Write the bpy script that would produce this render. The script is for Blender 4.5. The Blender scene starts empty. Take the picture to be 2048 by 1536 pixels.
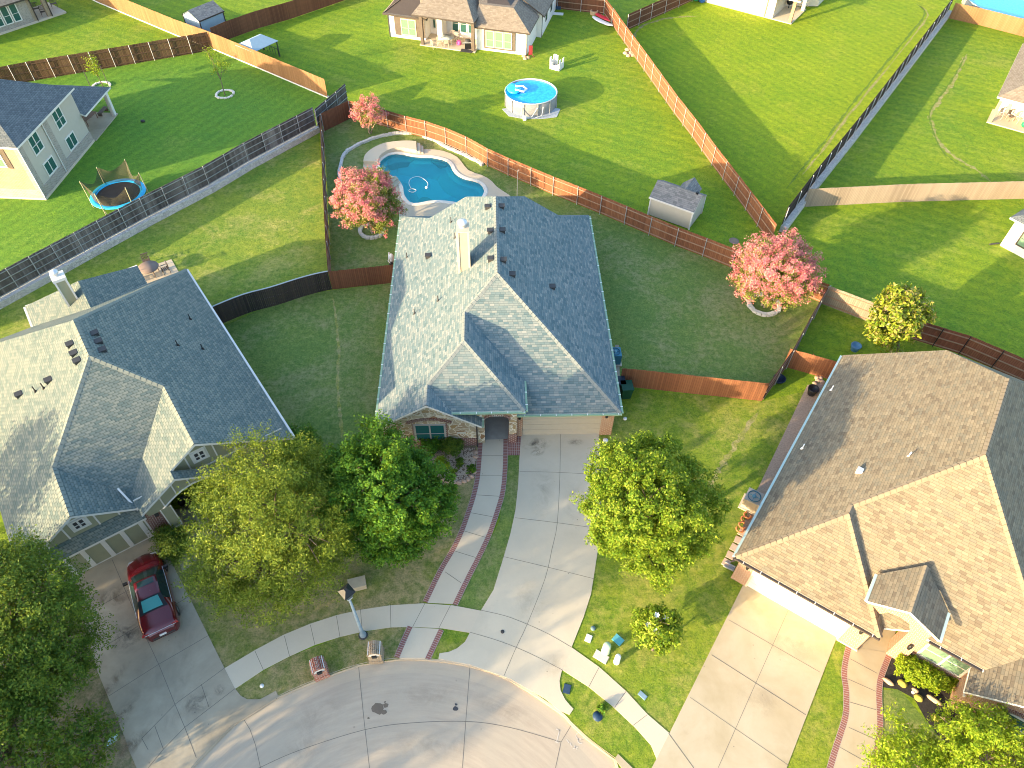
import bpy, bmesh, math, random
import numpy as np
from mathutils import Vector, Matrix
random.seed(7); RNG = np.random.default_rng(11)
S = bpy.context.scene; COL = S.collection

# ---------------------------------------------------------------- camera
F_PX, CX, CY, CAM_H = 1428.0, 1024.0, 768.0, 36.5     # focal length in pixels of the 2048 px frame, flying height
down = Vector((1003.2 - CX, 1999.9 - CY, F_PX)).normalized()
up = -down
fwd = Vector((0, 0, 1)); fwd = (fwd - up * fwd.dot(up)).normalized()
right = fwd.cross(up)
cam_d = bpy.data.cameras.new('drone_camera'); cam = bpy.data.objects.new('drone_camera', cam_d); COL.objects.link(cam)
cam_d.sensor_width = 36; cam_d.lens = 36 * F_PX / 2048; cam_d.clip_end = 600; cam_d.clip_start = .5
cx_w = Vector((right.x, fwd.x, up.x)); cy_w = -Vector((right.y, fwd.y, up.y)); cz_w = -Vector((right.z, fwd.z, up.z))
m = Matrix((cx_w, cy_w, cz_w)).transposed().to_4x4(); m.translation = Vector((0, 0, CAM_H))
cam.matrix_world = m; S.camera = cam

def G(px, py, z=0.0):
    """world point at height z seen at pixel px, py of the photograph"""
    r = Vector((px - CX, py - CY, F_PX))
    w = Vector((r.dot(right), r.dot(fwd), r.dot(up)))
    t = (z - CAM_H) / w.z
    return Vector((w.x * t, w.y * t, z))

# ---------------------------------------------------------------- sky and sun (sun low on the lower left)
SUN_AZ, SUN_EL = 33.5, 12.5                              # direction the shadows run, height of the sun
W = bpy.data.worlds.new('World'); S.world = W; W.use_nodes = True
wt = W.node_tree; wt.nodes.clear()
sky = wt.nodes.new('ShaderNodeTexSky'); sky.sky_type = 'NISHITA'; sky.sun_disc = False
sky.sun_elevation = math.radians(SUN_EL); sky.sun_rotation = math.radians(90 - SUN_AZ + 180)
sky.air_density = 1.0; sky.dust_density = 2.0; sky.ozone_density = 1.0
hs = wt.nodes.new('ShaderNodeHueSaturation'); hs.inputs['Saturation'].default_value = 1.1
bg = wt.nodes.new('ShaderNodeBackground'); bg.inputs[1].default_value = 0.15
wo = wt.nodes.new('ShaderNodeOutputWorld')
wt.links.new(sky.outputs[0], hs.inputs['Color']); wt.links.new(hs.outputs[0], bg.inputs[0]); wt.links.new(bg.outputs[0], wo.inputs[0])
ld = bpy.data.lights.new('sun', 'SUN'); lo = bpy.data.objects.new('sun', ld); COL.objects.link(lo)
ld.energy = 3.1; ld.angle = math.radians(.6); ld.color = (1.0, .76, .44)
az, el = math.radians(SUN_AZ), math.radians(SUN_EL)
ldir = Vector((math.cos(az) * math.cos(el), math.sin(az) * math.cos(el), -math.sin(el)))
lo.rotation_euler = ldir.to_track_quat('-Z', 'Y').to_euler()
vs = S.view_settings; vs.view_transform = 'Standard'; vs.look = 'None'; vs.gamma = 1; vs.exposure = 2.22
S.cycles.filter_width = 1.0; S.cycles.max_bounces = 5; S.cycles.transparent_max_bounces = 8

# ---------------------------------------------------------------- node material helpers
def mat(name):
    m_ = bpy.data.materials.new(name); m_.use_nodes = True
    nt = m_.node_tree; b = nt.nodes['Principled BSDF']
    return m_, nt, b
def node(nt, typ, ins=None, **kw):
    n = nt.nodes.new(typ)
    for k, v in kw.items(): setattr(n, k, v)
    for k, v in (ins or {}).items():
        if hasattr(v, 'is_linked') or isinstance(v, bpy.types.NodeSocket): nt.links.new(v, n.inputs[k])
        else: n.inputs[k].default_value = v
    return n
def c4(c): return (c[0], c[1], c[2], 1)
def mixc(nt, f, a, b, bt='MIX'):
    n = nt.nodes.new('ShaderNodeMix'); n.data_type = 'RGBA'; n.blend_type = bt
    for idx, v in ((0, f), (6, a), (7, b)):
        if isinstance(v, bpy.types.NodeSocket): nt.links.new(v, n.inputs[idx])
        else: n.inputs[idx].default_value = v if idx == 0 else c4(v)
    return n.outputs[2]
def mathn(nt, op, a, b=0.0, c=0.0, clamp=False):
    n = nt.nodes.new('ShaderNodeMath'); n.operation = op; n.use_clamp = clamp
    for i, v in enumerate((a, b, c)):
        if isinstance(v, bpy.types.NodeSocket): nt.links.new(v, n.inputs[i])
        else: n.inputs[i].default_value = v
    return n.outputs[0]
def noise(nt, vec, scale, detail=3, rough=.55, dist=0):
    n = node(nt, 'ShaderNodeTexNoise', {'Scale': scale, 'Detail': detail, 'Roughness': rough, 'Distortion': dist})
    if vec is not None: nt.links.new(vec, n.inputs['Vector'])
    return n.outputs[0]
def ramp(nt, f, stops):
    n = nt.nodes.new('ShaderNodeValToRGB'); nt.links.new(f, n.inputs[0]); e = n.color_ramp.elements
    while len(e) < len(stops): e.new(.5)
    for i, (p, c) in enumerate(stops): e[i].position = p; e[i].color = c4(c) if not isinstance(c, float) else (c, c, c, 1)
    return n.outputs[0]
def pos(nt): return node(nt, 'ShaderNodeNewGeometry').outputs['Position']
def uvn(nt): return node(nt, 'ShaderNodeUVMap').outputs[0]
def bump(nt, b, h, dist=.02, strength=1.0):
    n = node(nt, 'ShaderNodeBump', {'Height': h, 'Distance': dist, 'Strength': strength}); nt.links.new(n.outputs[0], b.inputs['Normal'])
def plain(name, c, rough=.7, var=.12, scale=3.0, metal=0.0, fine=40, spec=.3):
    m_, nt, b = mat(name); p = pos(nt)
    n1 = noise(nt, p, scale, 4); n2 = noise(nt, p, fine, 2)
    f = mathn(nt, 'ADD', mathn(nt, 'MULTIPLY', n1, .65), mathn(nt, 'MULTIPLY', n2, .35))
    lo_, hi = [x * (1 - var) for x in c], [min(1, x * (1 + var)) for x in c]
    nt.links.new(ramp(nt, f, [(.3, lo_), (.7, hi)]), b.inputs['Base Color'])
    b.inputs['Roughness'].default_value = rough; b.inputs['Metallic'].default_value = metal
    b.inputs['Specular IOR Level'].default_value = spec
    return m_
def gloss(name, c, rough=.15, metal=0.0, coat=0.0):
    m_, nt, b = mat(name); b.inputs['Base Color'].default_value = c4(c); b.inputs['Roughness'].default_value = rough
    b.inputs['Metallic'].default_value = metal; b.inputs['Coat Weight'].default_value = coat
    n = noise(nt, pos(nt), 5, 3); nt.links.new(mathn(nt, 'MULTIPLY_ADD', n, .15, max(.02, rough - .07)), b.inputs['Roughness'])
    return m_

def lawn(name, c_a, c_b, dry, dry_amt=.5, dry_scale=.22, stripe=None, dark=(.035, .10, .016)):
    """mown grass: two greens in clumps, dry patches, fine blade grain, optional mowing stripes (angle deg, width m)"""
    m_, nt, b = mat(name); p = pos(nt)
    big = noise(nt, p, .16, 5, .6); mid = noise(nt, p, 1.1, 5, .65, .3); fine = noise(nt, p, 2.6, 8, .86, .5); fin2 = noise(nt, p, 8, 5, .8)
    g = mixc(nt, ramp(nt, mathn(nt, 'ADD', mathn(nt, 'MULTIPLY', big, .55), mathn(nt, 'MULTIPLY', mid, .5)), [(.38, 0.0), (.66, 1.0)]), c_a, c_b)
    d = ramp(nt, mathn(nt, 'ADD', mathn(nt, 'MULTIPLY', noise(nt, p, dry_scale, 6, .68, .6), .72), mathn(nt, 'MULTIPLY', noise(nt, p, 2.6, 4, .7), .3)),
             [(.62 - dry_amt * .22, 0.0), (.76 - dry_amt * .2, 1.0)])
    g = mixc(nt, mathn(nt, 'MULTIPLY', d, min(1, .35 + dry_amt * .5)), g, dry)
    if stripe:
        a = math.radians(stripe[0]); dv = node(nt, 'ShaderNodeVectorMath', {0: p, 1: (math.cos(a), math.sin(a), 0)}, operation='DOT_PRODUCT').outputs['Value']
        wv = mathn(nt, 'SINE', mathn(nt, 'ADD', mathn(nt, 'MULTIPLY', dv, math.pi * 2 / stripe[1]), mathn(nt, 'MULTIPLY', mid, 1.6)))
        g = mixc(nt, mathn(nt, 'MULTIPLY_ADD', wv, .15, .15), g, tuple(x * .62 for x in c_a))
    fg = ramp(nt, mathn(nt, 'ADD', mathn(nt, 'MULTIPLY', fine, .6), mathn(nt, 'MULTIPLY', fin2, .4)), [(.41, 0.0), (.57, 1.0)])
    g = mixc(nt, mathn(nt, 'MULTIPLY_ADD', fg, -.68, .68), g, dark)
    g = mixc(nt, mathn(nt, 'MULTIPLY', ramp(nt, noise(nt, p, 9, 5, .8, .5), [(.55, 0.0), (.72, 1.0)]), .55), g, dry)
    nt.links.new(g, b.inputs['Base Color']); b.inputs['Roughness'].default_value = .85; b.inputs['Specular IOR Level'].default_value = .12
    bump(nt, b, mathn(nt, 'ADD', fine, mathn(nt, 'MULTIPLY', fin2, .5)), .10, .8)
    return m_
def concrete(name, c, stain=.35, warm=None):
    m_, nt, b = mat(name); p = pos(nt)
    a = noise(nt, p, .35, 6, .62, .4); f = noise(nt, p, 9, 4, .7); s = noise(nt, p, 1.7, 5, .75, .8)
    g = mixc(nt, ramp(nt, a, [(.35, 0.0), (.68, 1.0)]), c, tuple(x * (1 - stain * .45) for x in (warm or c)))
    g = mixc(nt, mathn(nt, 'MULTIPLY', ramp(nt, s, [(.58, 0.0), (.74, 1.0)]), stain * .5), g, tuple(x * .55 for x in c))
    g = mixc(nt, mathn(nt, 'MULTIPLY', f, .16), g, tuple(x * .7 for x in c))
    sp = ramp(nt, node(nt, 'ShaderNodeTexVoronoi', {'Vector': p, 'Scale': 1.3}).outputs['Distance'], [(.028, 1.0), (.05, 0.0)])
    g = mixc(nt, mathn(nt, 'MULTIPLY', sp, .55), g, (.09, .085, .08))
    nt.links.new(g, b.inputs['Base Color']); b.inputs['Roughness'].default_value = .85; b.inputs['Specular IOR Level'].default_value = .2
    bump(nt, b, f, .006, .5)
    return m_
def shingles(name, cols, row=.145, wid=.30, regular=False, moss=None):
    """asphalt shingle courses along the slope: staggered tabs with a random tone each"""
    m_, nt, b = mat(name); sep = node(nt, 'ShaderNodeSeparateXYZ', {0: uvn(nt)})
    v = mathn(nt, 'DIVIDE', sep.outputs[1], row); r = mathn(nt, 'FLOOR', v)
    off = node(nt, 'ShaderNodeTexWhiteNoise', {'W': r}, noise_dimensions='1D').outputs[0] if not regular else mathn(nt, 'MULTIPLY', mathn(nt, 'MODULO', r, 2), .5)
    u = mathn(nt, 'ADD', mathn(nt, 'DIVIDE', sep.outputs[0], wid), off); cidx = mathn(nt, 'FLOOR', u)
    cell = node(nt, 'ShaderNodeCombineXYZ', {0: cidx, 1: r, 2: 3.0}).outputs[0]
    wn = node(nt, 'ShaderNodeTexWhiteNoise', {'Vector': cell}, noise_dimensions='3D').outputs[0]
    g = ramp(nt, wn, [(i / (len(cols) - 1), c) for i, c in enumerate(cols)])
    p = pos(nt)
    g = mixc(nt, mathn(nt, 'MULTIPLY', noise(nt, p, 1.2, 5, .6), .35), g, cols[len(cols) // 2])
    g = mixc(nt, mathn(nt, 'MULTIPLY', ramp(nt, noise(nt, p, .5, 5, .7, .5), [(.5, 0.0), (.8, 1.0)]), .25), g, tuple(x * .7 for x in cols[0]))
    fv = mathn(nt, 'FRACT', v); fu = mathn(nt, 'FRACT', u)
    line = mathn(nt, 'MAXIMUM', mathn(nt, 'LESS_THAN', fv, .16), mathn(nt, 'LESS_THAN', fu, .09 if regular else .05))
    gap = mathn(nt, 'MULTIPLY', mathn(nt, 'LESS_THAN', fu, .22), mathn(nt, 'LESS_THAN', fv, .6)) if regular else line
    line = mathn(nt, 'MAXIMUM', line, gap)
    g = mixc(nt, mathn(nt, 'MULTIPLY', line, .5 if regular else .38), g, tuple(x * .3 for x in cols[0]))
    g = mixc(nt, mathn(nt, 'MULTIPLY', noise(nt, p, 60, 2), .25), g, tuple(x * .5 for x in cols[0]))
    nt.links.new(g, b.inputs['Base Color']); b.inputs['Roughness'].default_value = .92; b.inputs['Specular IOR Level'].default_value = .15
    bump(nt, b, mathn(nt, 'SUBTRACT', mathn(nt, 'MULTIPLY', fv, -.6), line), .012, .9)
    return m_
def bricks(name, c1, c2, mortar, bw=.25, bh=.10, msz=.016, off=.5, blotch=None):
    m_, nt, b = mat(name)
    t = node(nt, 'ShaderNodeTexBrick', {'Vector': uvn(nt), 'Color1': c4(c1), 'Color2': c4(c2), 'Mortar': c4(mortar), 'Scale': 1.0, 'Mortar Size': msz,
        'Mortar Smooth': .1, 'Bias': 0.0, 'Brick Width': bw, 'Row Height': bh}); t.offset = off
    g = mixc(nt, mathn(nt, 'MULTIPLY', noise(nt, pos(nt), 3, 4), .35), t.outputs[0], blotch or tuple(x * .6 for x in c1))
    nt.links.new(g, b.inputs['Base Color']); b.inputs['Roughness'].default_value = .85
    bump(nt, b, t.outputs['Fac'], .006, -.8)
    return m_
def stonework(name, cols, mortar, scale=2.6):
    m_, nt, b = mat(name); u = uvn(nt)
    w = node(nt, 'ShaderNodeVectorMath', {0: u, 1: node(nt, 'ShaderNodeTexNoise', {'Vector': u, 'Scale': 1.5}).outputs['Color']}, operation='ADD').outputs[0]
    sc = node(nt, 'ShaderNodeVectorMath', {0: w, 1: (1.0, 1.7, 1.0)}, operation='MULTIPLY').outputs[0]
    v = node(nt, 'ShaderNodeTexVoronoi', {'Vector': sc, 'Scale': scale}); e = node(nt, 'ShaderNodeTexVoronoi', {'Vector': sc, 'Scale': scale}, feature='DISTANCE_TO_EDGE')
    r = node(nt, 'ShaderNodeSeparateColor', {0: v.outputs['Color']}).outputs[0]
    g = ramp(nt, r, [(i / (len(cols) - 1), c) for i, c in enumerate(cols)])
    g = mixc(nt, mathn(nt, 'MULTIPLY', noise(nt, u, 14, 4), .4), g, tuple(x * .5 for x in cols[0]))
    ed = ramp(nt, e.outputs['Distance'], [(.04, 1.0), (.08, 0.0)])
    nt.links.new(mixc(nt, ed, g, mortar), b.inputs['Base Color']); b.inputs['Roughness'].default_value = .85
    bump(nt, b, mathn(nt, 'SUBTRACT', 1.0, ed), .02, .7)
    return m_
def pickets(name, cols, wid=.14, vert=0):
    """wooden boards: a random tone for each board, grain along it"""
    m_, nt, b = mat(name); u = uvn(nt); sep = node(nt, 'ShaderNodeSeparateXYZ', {0: u})
    q = mathn(nt, 'DIVIDE', sep.outputs[0], wid); wn = node(nt, 'ShaderNodeTexWhiteNoise', {'W': mathn(nt, 'FLOOR', q)}, noise_dimensions='1D').outputs[0]
    pn = node(nt, 'ShaderNodeTexWhiteNoise', {'W': mathn(nt, 'FLOOR', mathn(nt, 'DIVIDE', sep.outputs[0], 1.9))}, noise_dimensions='1D').outputs[0]
    g = ramp(nt, mathn(nt, 'ADD', mathn(nt, 'MULTIPLY', wn, .55), mathn(nt, 'MULTIPLY', pn, .5)), [(i / (len(cols) - 1), c) for i, c in enumerate(cols)])
    gr = node(nt, 'ShaderNodeVectorMath', {0: u, 1: (34.0, 2.2, 1.0)}, operation='MULTIPLY').outputs[0]
    g = mixc(nt, mathn(nt, 'MULTIPLY', noise(nt, gr, 1.0, 4, .6), .5), g, tuple(x * .55 for x in cols[0]))
    g = mixc(nt, mathn(nt, 'MULTIPLY', ramp(nt, noise(nt, pos(nt), .8, 4, .7), [(.5, 0.0), (.72, 1.0)]), .4), g, tuple(x * .6 for x in cols[-1]))
    g = mixc(nt, mathn(nt, 'MULTIPLY', mathn(nt, 'LESS_THAN', mathn(nt, 'FRACT', q), .1), .65), g, tuple(x * .2 for x in cols[0]))
    nt.links.new(g, b.inputs['Base Color']); b.inputs['Roughness'].default_value = .85; b.inputs['Specular IOR Level'].default_value = .2
    return m_
def foliage(name, cols, trans=.35, rough=.6):
    """leaves: random tone per leaf, larger drifts of tone through the crown, light passing through the blade"""
    m_, nt, b = mat(name); g_ = node(nt, 'ShaderNodeNewGeometry'); p = g_.outputs['Position']
    f = mathn(nt, 'ADD', mathn(nt, 'MULTIPLY', g_.outputs['Random Per Island'], .6), mathn(nt, 'MULTIPLY', noise(nt, p, .9, 3), .45))
    g = ramp(nt, f, [(.15 + .7 * i / (len(cols) - 1), c) for i, c in enumerate(cols)])
    nt.links.new(g, b.inputs['Base Color']); b.inputs['Roughness'].default_value = rough; b.inputs['Specular IOR Level'].default_value = .25
    tr = node(nt, 'ShaderNodeBsdfTranslucent', {'Color': mixc(nt, .5, g, (.30, .34, .02), 'MIX')})
    mx = node(nt, 'ShaderNodeMixShader', {0: trans, 1: b.outputs[0], 2: tr.outputs[0]})
    nt.links.new(mx.outputs[0], nt.nodes['Material Output'].inputs['Surface'])
    return m_

MT = {}
MT['lawn'] = lawn('mown_lawn', (.15, .28, .020), (.30, .385, .018), (.42, .39, .08), .45, .12, (62, 1.3))
MT['lawn_stripe'] = lawn('striped_lawn', (.11, .26, .035), (.18, .33, .030), (.30, .35, .07), .3, .14, (-28, 1.1))
MT['lawn_bright'] = lawn('bright_lawn', (.22, .34, .012), (.35, .42, .016), (.45, .41, .05), .35, .2, (35, 1.1))
MT['lawn_mid'] = lawn('patchy_lawn', (.15, .235, .06), (.22, .28, .065), (.36, .31, .16), .62, .2)
MT['lawn_left'] = lawn('side_lawn', (.14, .25, .035), (.30, .35, .045), (.46, .40, .14), .55, .3)
MT['lawn_front'] = lawn('front_lawn', (.15, .26, .022), (.30, .34, .03), (.46, .39, .12), .6, .45)
MT['lawn_dry'] = lawn('dry_front_lawn', (.16, .21, .05), (.28, .28, .06), (.46, .34, .18), .95, .4)
MT['dirt'] = lawn('bare_soil_and_litter', (.17, .16, .08), (.30, .23, .15), (.36, .28, .19), .8, .5)
MT['concrete'] = concrete('driveway_concrete', (.58, .51, .39), .3)
MT['walk'] = concrete('sidewalk_concrete', (.59, .51, .39), .22)
MT['kerb_street'] = concrete('street_concrete', (.44, .37, .28), .35, (.40, .325, .24))
def street_mat():
    m_, nt, b = mat('street_concrete_rings'); p = pos(nt); d = node(nt, 'ShaderNodeVectorMath', {0: p, 1: (4.58, -.9, 0)}, operation='ADD').outputs[0]
    sp = node(nt, 'ShaderNodeSeparateXYZ', {0: d}); r = mathn(nt, 'SQRT', mathn(nt, 'ADD', mathn(nt, 'MULTIPLY', sp.outputs[0], sp.outputs[0]), mathn(nt, 'MULTIPLY', sp.outputs[1], sp.outputs[1])))
    a = mathn(nt, 'ARCTAN2', sp.outputs[1], sp.outputs[0]); v = node(nt, 'ShaderNodeCombineXYZ', {0: mathn(nt, 'MULTIPLY', r, 4.5), 1: mathn(nt, 'MULTIPLY', a, 5.0), 2: 0.0}).outputs[0]
    st = noise(nt, v, 1.0, 5, .65); big = noise(nt, p, .4, 5, .6); f = noise(nt, p, 9, 4, .7)
    g = mixc(nt, ramp(nt, st, [(.35, 0.0), (.7, 1.0)]), (.46, .385, .295), (.37, .31, .24)); g = mixc(nt, ramp(nt, big, [(.4, 0.0), (.75, 1.0)]), g, (.40, .355, .28))
    g = mixc(nt, mathn(nt, 'MULTIPLY', ramp(nt, r, [(.0, 0.0), (1.0, 0.0)]), 1.0), g, (.5, .4, .3)); g = mixc(nt, mathn(nt, 'MULTIPLY', mathn(nt, 'MULTIPLY', mathn(nt, 'GREATER_THAN', r, 11.45), mathn(nt, 'LESS_THAN', r, 12.3)), .35), g, (.52, .43, .31))
    g = mixc(nt, mathn(nt, 'MULTIPLY', f, .22), g, (.28, .24, .19)); sp2 = ramp(nt, node(nt, 'ShaderNodeTexVoronoi', {'Vector': p, 'Scale': .8}).outputs['Distance'], [(.03, 1.0), (.06, 0.0)])
    g = mixc(nt, mathn(nt, 'MULTIPLY', sp2, .5), g, (.12, .11, .10)); nt.links.new(g, b.inputs['Base Color']); b.inputs['Roughness'].default_value = .88; bump(nt, b, f, .006, .5); return m_
MT['street'] = street_mat()
MT['old_conc'] = concrete('stained_concrete', (.42, .37, .28), .9)
MT['warm_conc'] = concrete('warm_driveway_concrete', (.50, .43, .31), .3, (.46, .38, .24))
def stain(name, c, amt=.6, sc=1.5):
    m_, nt, b = mat(name); b.inputs['Base Color'].default_value = c4(c); b.inputs['Roughness'].default_value = .9; p = pos(nt)
    sp = node(nt, 'ShaderNodeSeparateXYZ', {0: uvn(nt)}); e = mathn(nt, 'SUBTRACT', 1.0, sp.outputs[0], clamp=True)
    a = mathn(nt, 'MULTIPLY', mathn(nt, 'MULTIPLY', ramp(nt, noise(nt, p, sc, 6, .75, .6), [(.42, 0.0), (.66, 1.0)]), e), amt)
    nt.links.new(node(nt, 'ShaderNodeMixShader', {0: a, 1: node(nt, 'ShaderNodeBsdfTransparent').outputs[0], 2: b.outputs[0]}).outputs[0], nt.nodes['Material Output'].inputs['Surface']); return m_
MT['joint'] = plain('joint_filler', (.16, .145, .12), .9)
MT['deck'] = concrete('pool_deck', (.54, .46, .34), .25)
MT['white_stone'] = stonework('white_limestone', [(.62, .58, .53), (.74, .70, .64), (.54, .50, .46)], (.40, .37, .34), 3.2)
MT['paver'] = bricks('brick_pavers', (.30, .115, .085), (.22, .095, .09), (.42, .38, .35), .115, .2, .012, 0.0)
MT['brick_red'] = bricks('red_brick', (.34, .12, .07), (.46, .21, .12), (.55, .47, .40))
MT['brick_dark'] = bricks('dark_red_brick', (.16, .045, .035), (.22, .07, .05), (.45, .40, .36))
MT['brick_orange'] = bricks('orange_brick', (.33, .14, .07), (.42, .21, .115), (.50, .43, .34))
MT['brick_tan'] = bricks('tan_brick', (.27, .19, .115), (.35, .26, .175), (.40, .34, .26))
MT['brick_grey'] = bricks('grey_brown_brick', (.25, .21, .18), (.38, .33, .28), (.42, .39, .35))
MT['brick_cream'] = bricks('cream_brick', (.60, .53, .43), (.68, .61, .50), (.66, .60, .50))
MT['brick_mail'] = bricks('mailbox_brick', (.34, .10, .06), (.28, .08, .05), (.45, .38, .33))
MT['flag'] = stonework('flagstone', [(.46, .38, .24), (.54, .47, .34), (.27, .13, .05), (.50, .42, .30), (.38, .24, .10)], (.66, .60, .50), 1.7)
MT['white_brick'] = plain('white_painted_brick', (.78, .75, .70), .7, .05)
MT['stucco_white'] = plain('white_stucco', (.78, .74, .66), .8, .04)
MT['trim'] = plain('white_trim', (.66, .64, .60), .6, .05)
MT['trim_grey'] = plain('grey_fascia', (.40, .39, .38), .6, .08)
MT['siding'] = plain('beige_siding', (.45, .41, .35), .75, .04)
MT['siding_green'] = plain('sage_siding', (.30, .30, .20), .75, .06)
MT['siding_brown'] = plain('dark_wood_cladding', (.12, .095, .075), .8, .15)
MT['gutter_green'] = plain('pale_green_gutter', (.24, .36, .25), .5, .1)
MT['gutter_dark'] = plain('dark_gutter', (.06, .05, .045), .5)
MT['gutter_blue'] = plain('pale_aqua_gutter', (.42, .54, .50), .4, .08)
MT['door_cream'] = plain('cream_garage_door', (.43, .385, .31), .7, .04)
MT['door_white'] = plain('white_garage_door', (.82, .76, .62), .6, .03)
MT['glass'] = gloss('window_glass', (.03, .10, .09), .08)
MT['glass_blind'] = gloss('window_glass_with_blind', (.15, .25, .17), .15)
MT['glass_teal'] = gloss('teal_window_glass', (.02, .12, .13), .08)
MT['metal'] = plain('galvanised_steel', (.42, .44, .46), .45, .12, metal=.5)
MT['metal_pale'] = plain('pale_metal', (.55, .57, .60), .4, .08, metal=.3)
MT['black'] = plain('black_plastic', (.015, .016, .018), .4)
MT['dark'] = plain('dark_grey', (.05, .05, .052), .6)
MT['white'] = plain('white_plastic', (.78, .77, .74), .5, .05)
MT['r_grey'] = shingles('grey_shingles', [(.075, .135, .155), (.14, .20, .215), (.235, .265, .255), (.11, .17, .185), (.31, .32, .30)])
MT['r_left'] = shingles('pale_green_shingles', [(.11, .155, .15), (.18, .21, .19), (.24, .26, .22)], .15, .31, True)
MT['r_tan'] = shingles('tan_shingles', [(.14, .115, .085), (.205, .172, .122), (.255, .215, .148), (.17, .16, .125), (.29, .245, .17)])
MT['r_dark'] = shingles('slate_shingles', [(0.1, 0.12, 0.13), (0.145, 0.165, 0.175), (0.185, 0.205, 0.21)], .15, .31, True)
MT['r_brown'] = shingles('weathered_brown_shingles', [(0.192, 0.160, 0.128), (0.248, 0.212, 0.168), (0.288, 0.248, 0.200)])
MT['r_shed'] = shingles('shed_shingles', [(.15, .15, .15), (.22, .22, .215), (.28, .27, .26)], .15, .3)
MT['f_orange'] = pickets('cedar_stained_pickets', [(.18, .075, .040), (.26, .11, .056), (.34, .155, .078)])
MT['f_brown'] = pickets('brown_stained_pickets', [(.13, .055, .032), (.18, .078, .043), (.24, .105, .055)])
MT['f_cedar'] = pickets('new_cedar_pickets', [(.24, .125, .058), (.30, .165, .078), (.36, .205, .105)])
MT['f_dark'] = pickets('dark_weathered_pickets', [(.035, .03, .028), (.07, .055, .048), (.10, .07, .055)])
MT['f_black'] = pickets('dark_brown_pickets', [(.06, .038, .025), (.12, .07, .04), (.19, .12, .07)])
MT['f_grey'] = pickets('silvered_pickets', [(.06, .052, .048), (.15, .13, .118), (.34, .31, .285)])
MT['f_tan'] = pickets('weathered_tan_pickets', [(.27, .215, .16), (.36, .29, .22), (.42, .35, .27)])
MT['f_red'] = pickets('red_brown_pickets', [(.20, .075, .045), (.26, .10, .06), (.31, .13, .08)])
MT['rail_dark'] = plain('dark_rail', (.10, .06, .04), .8, .2)
MT['rail_wood'] = plain('weathered_rail', (.30, .19, .125), .8, .2)

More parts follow.
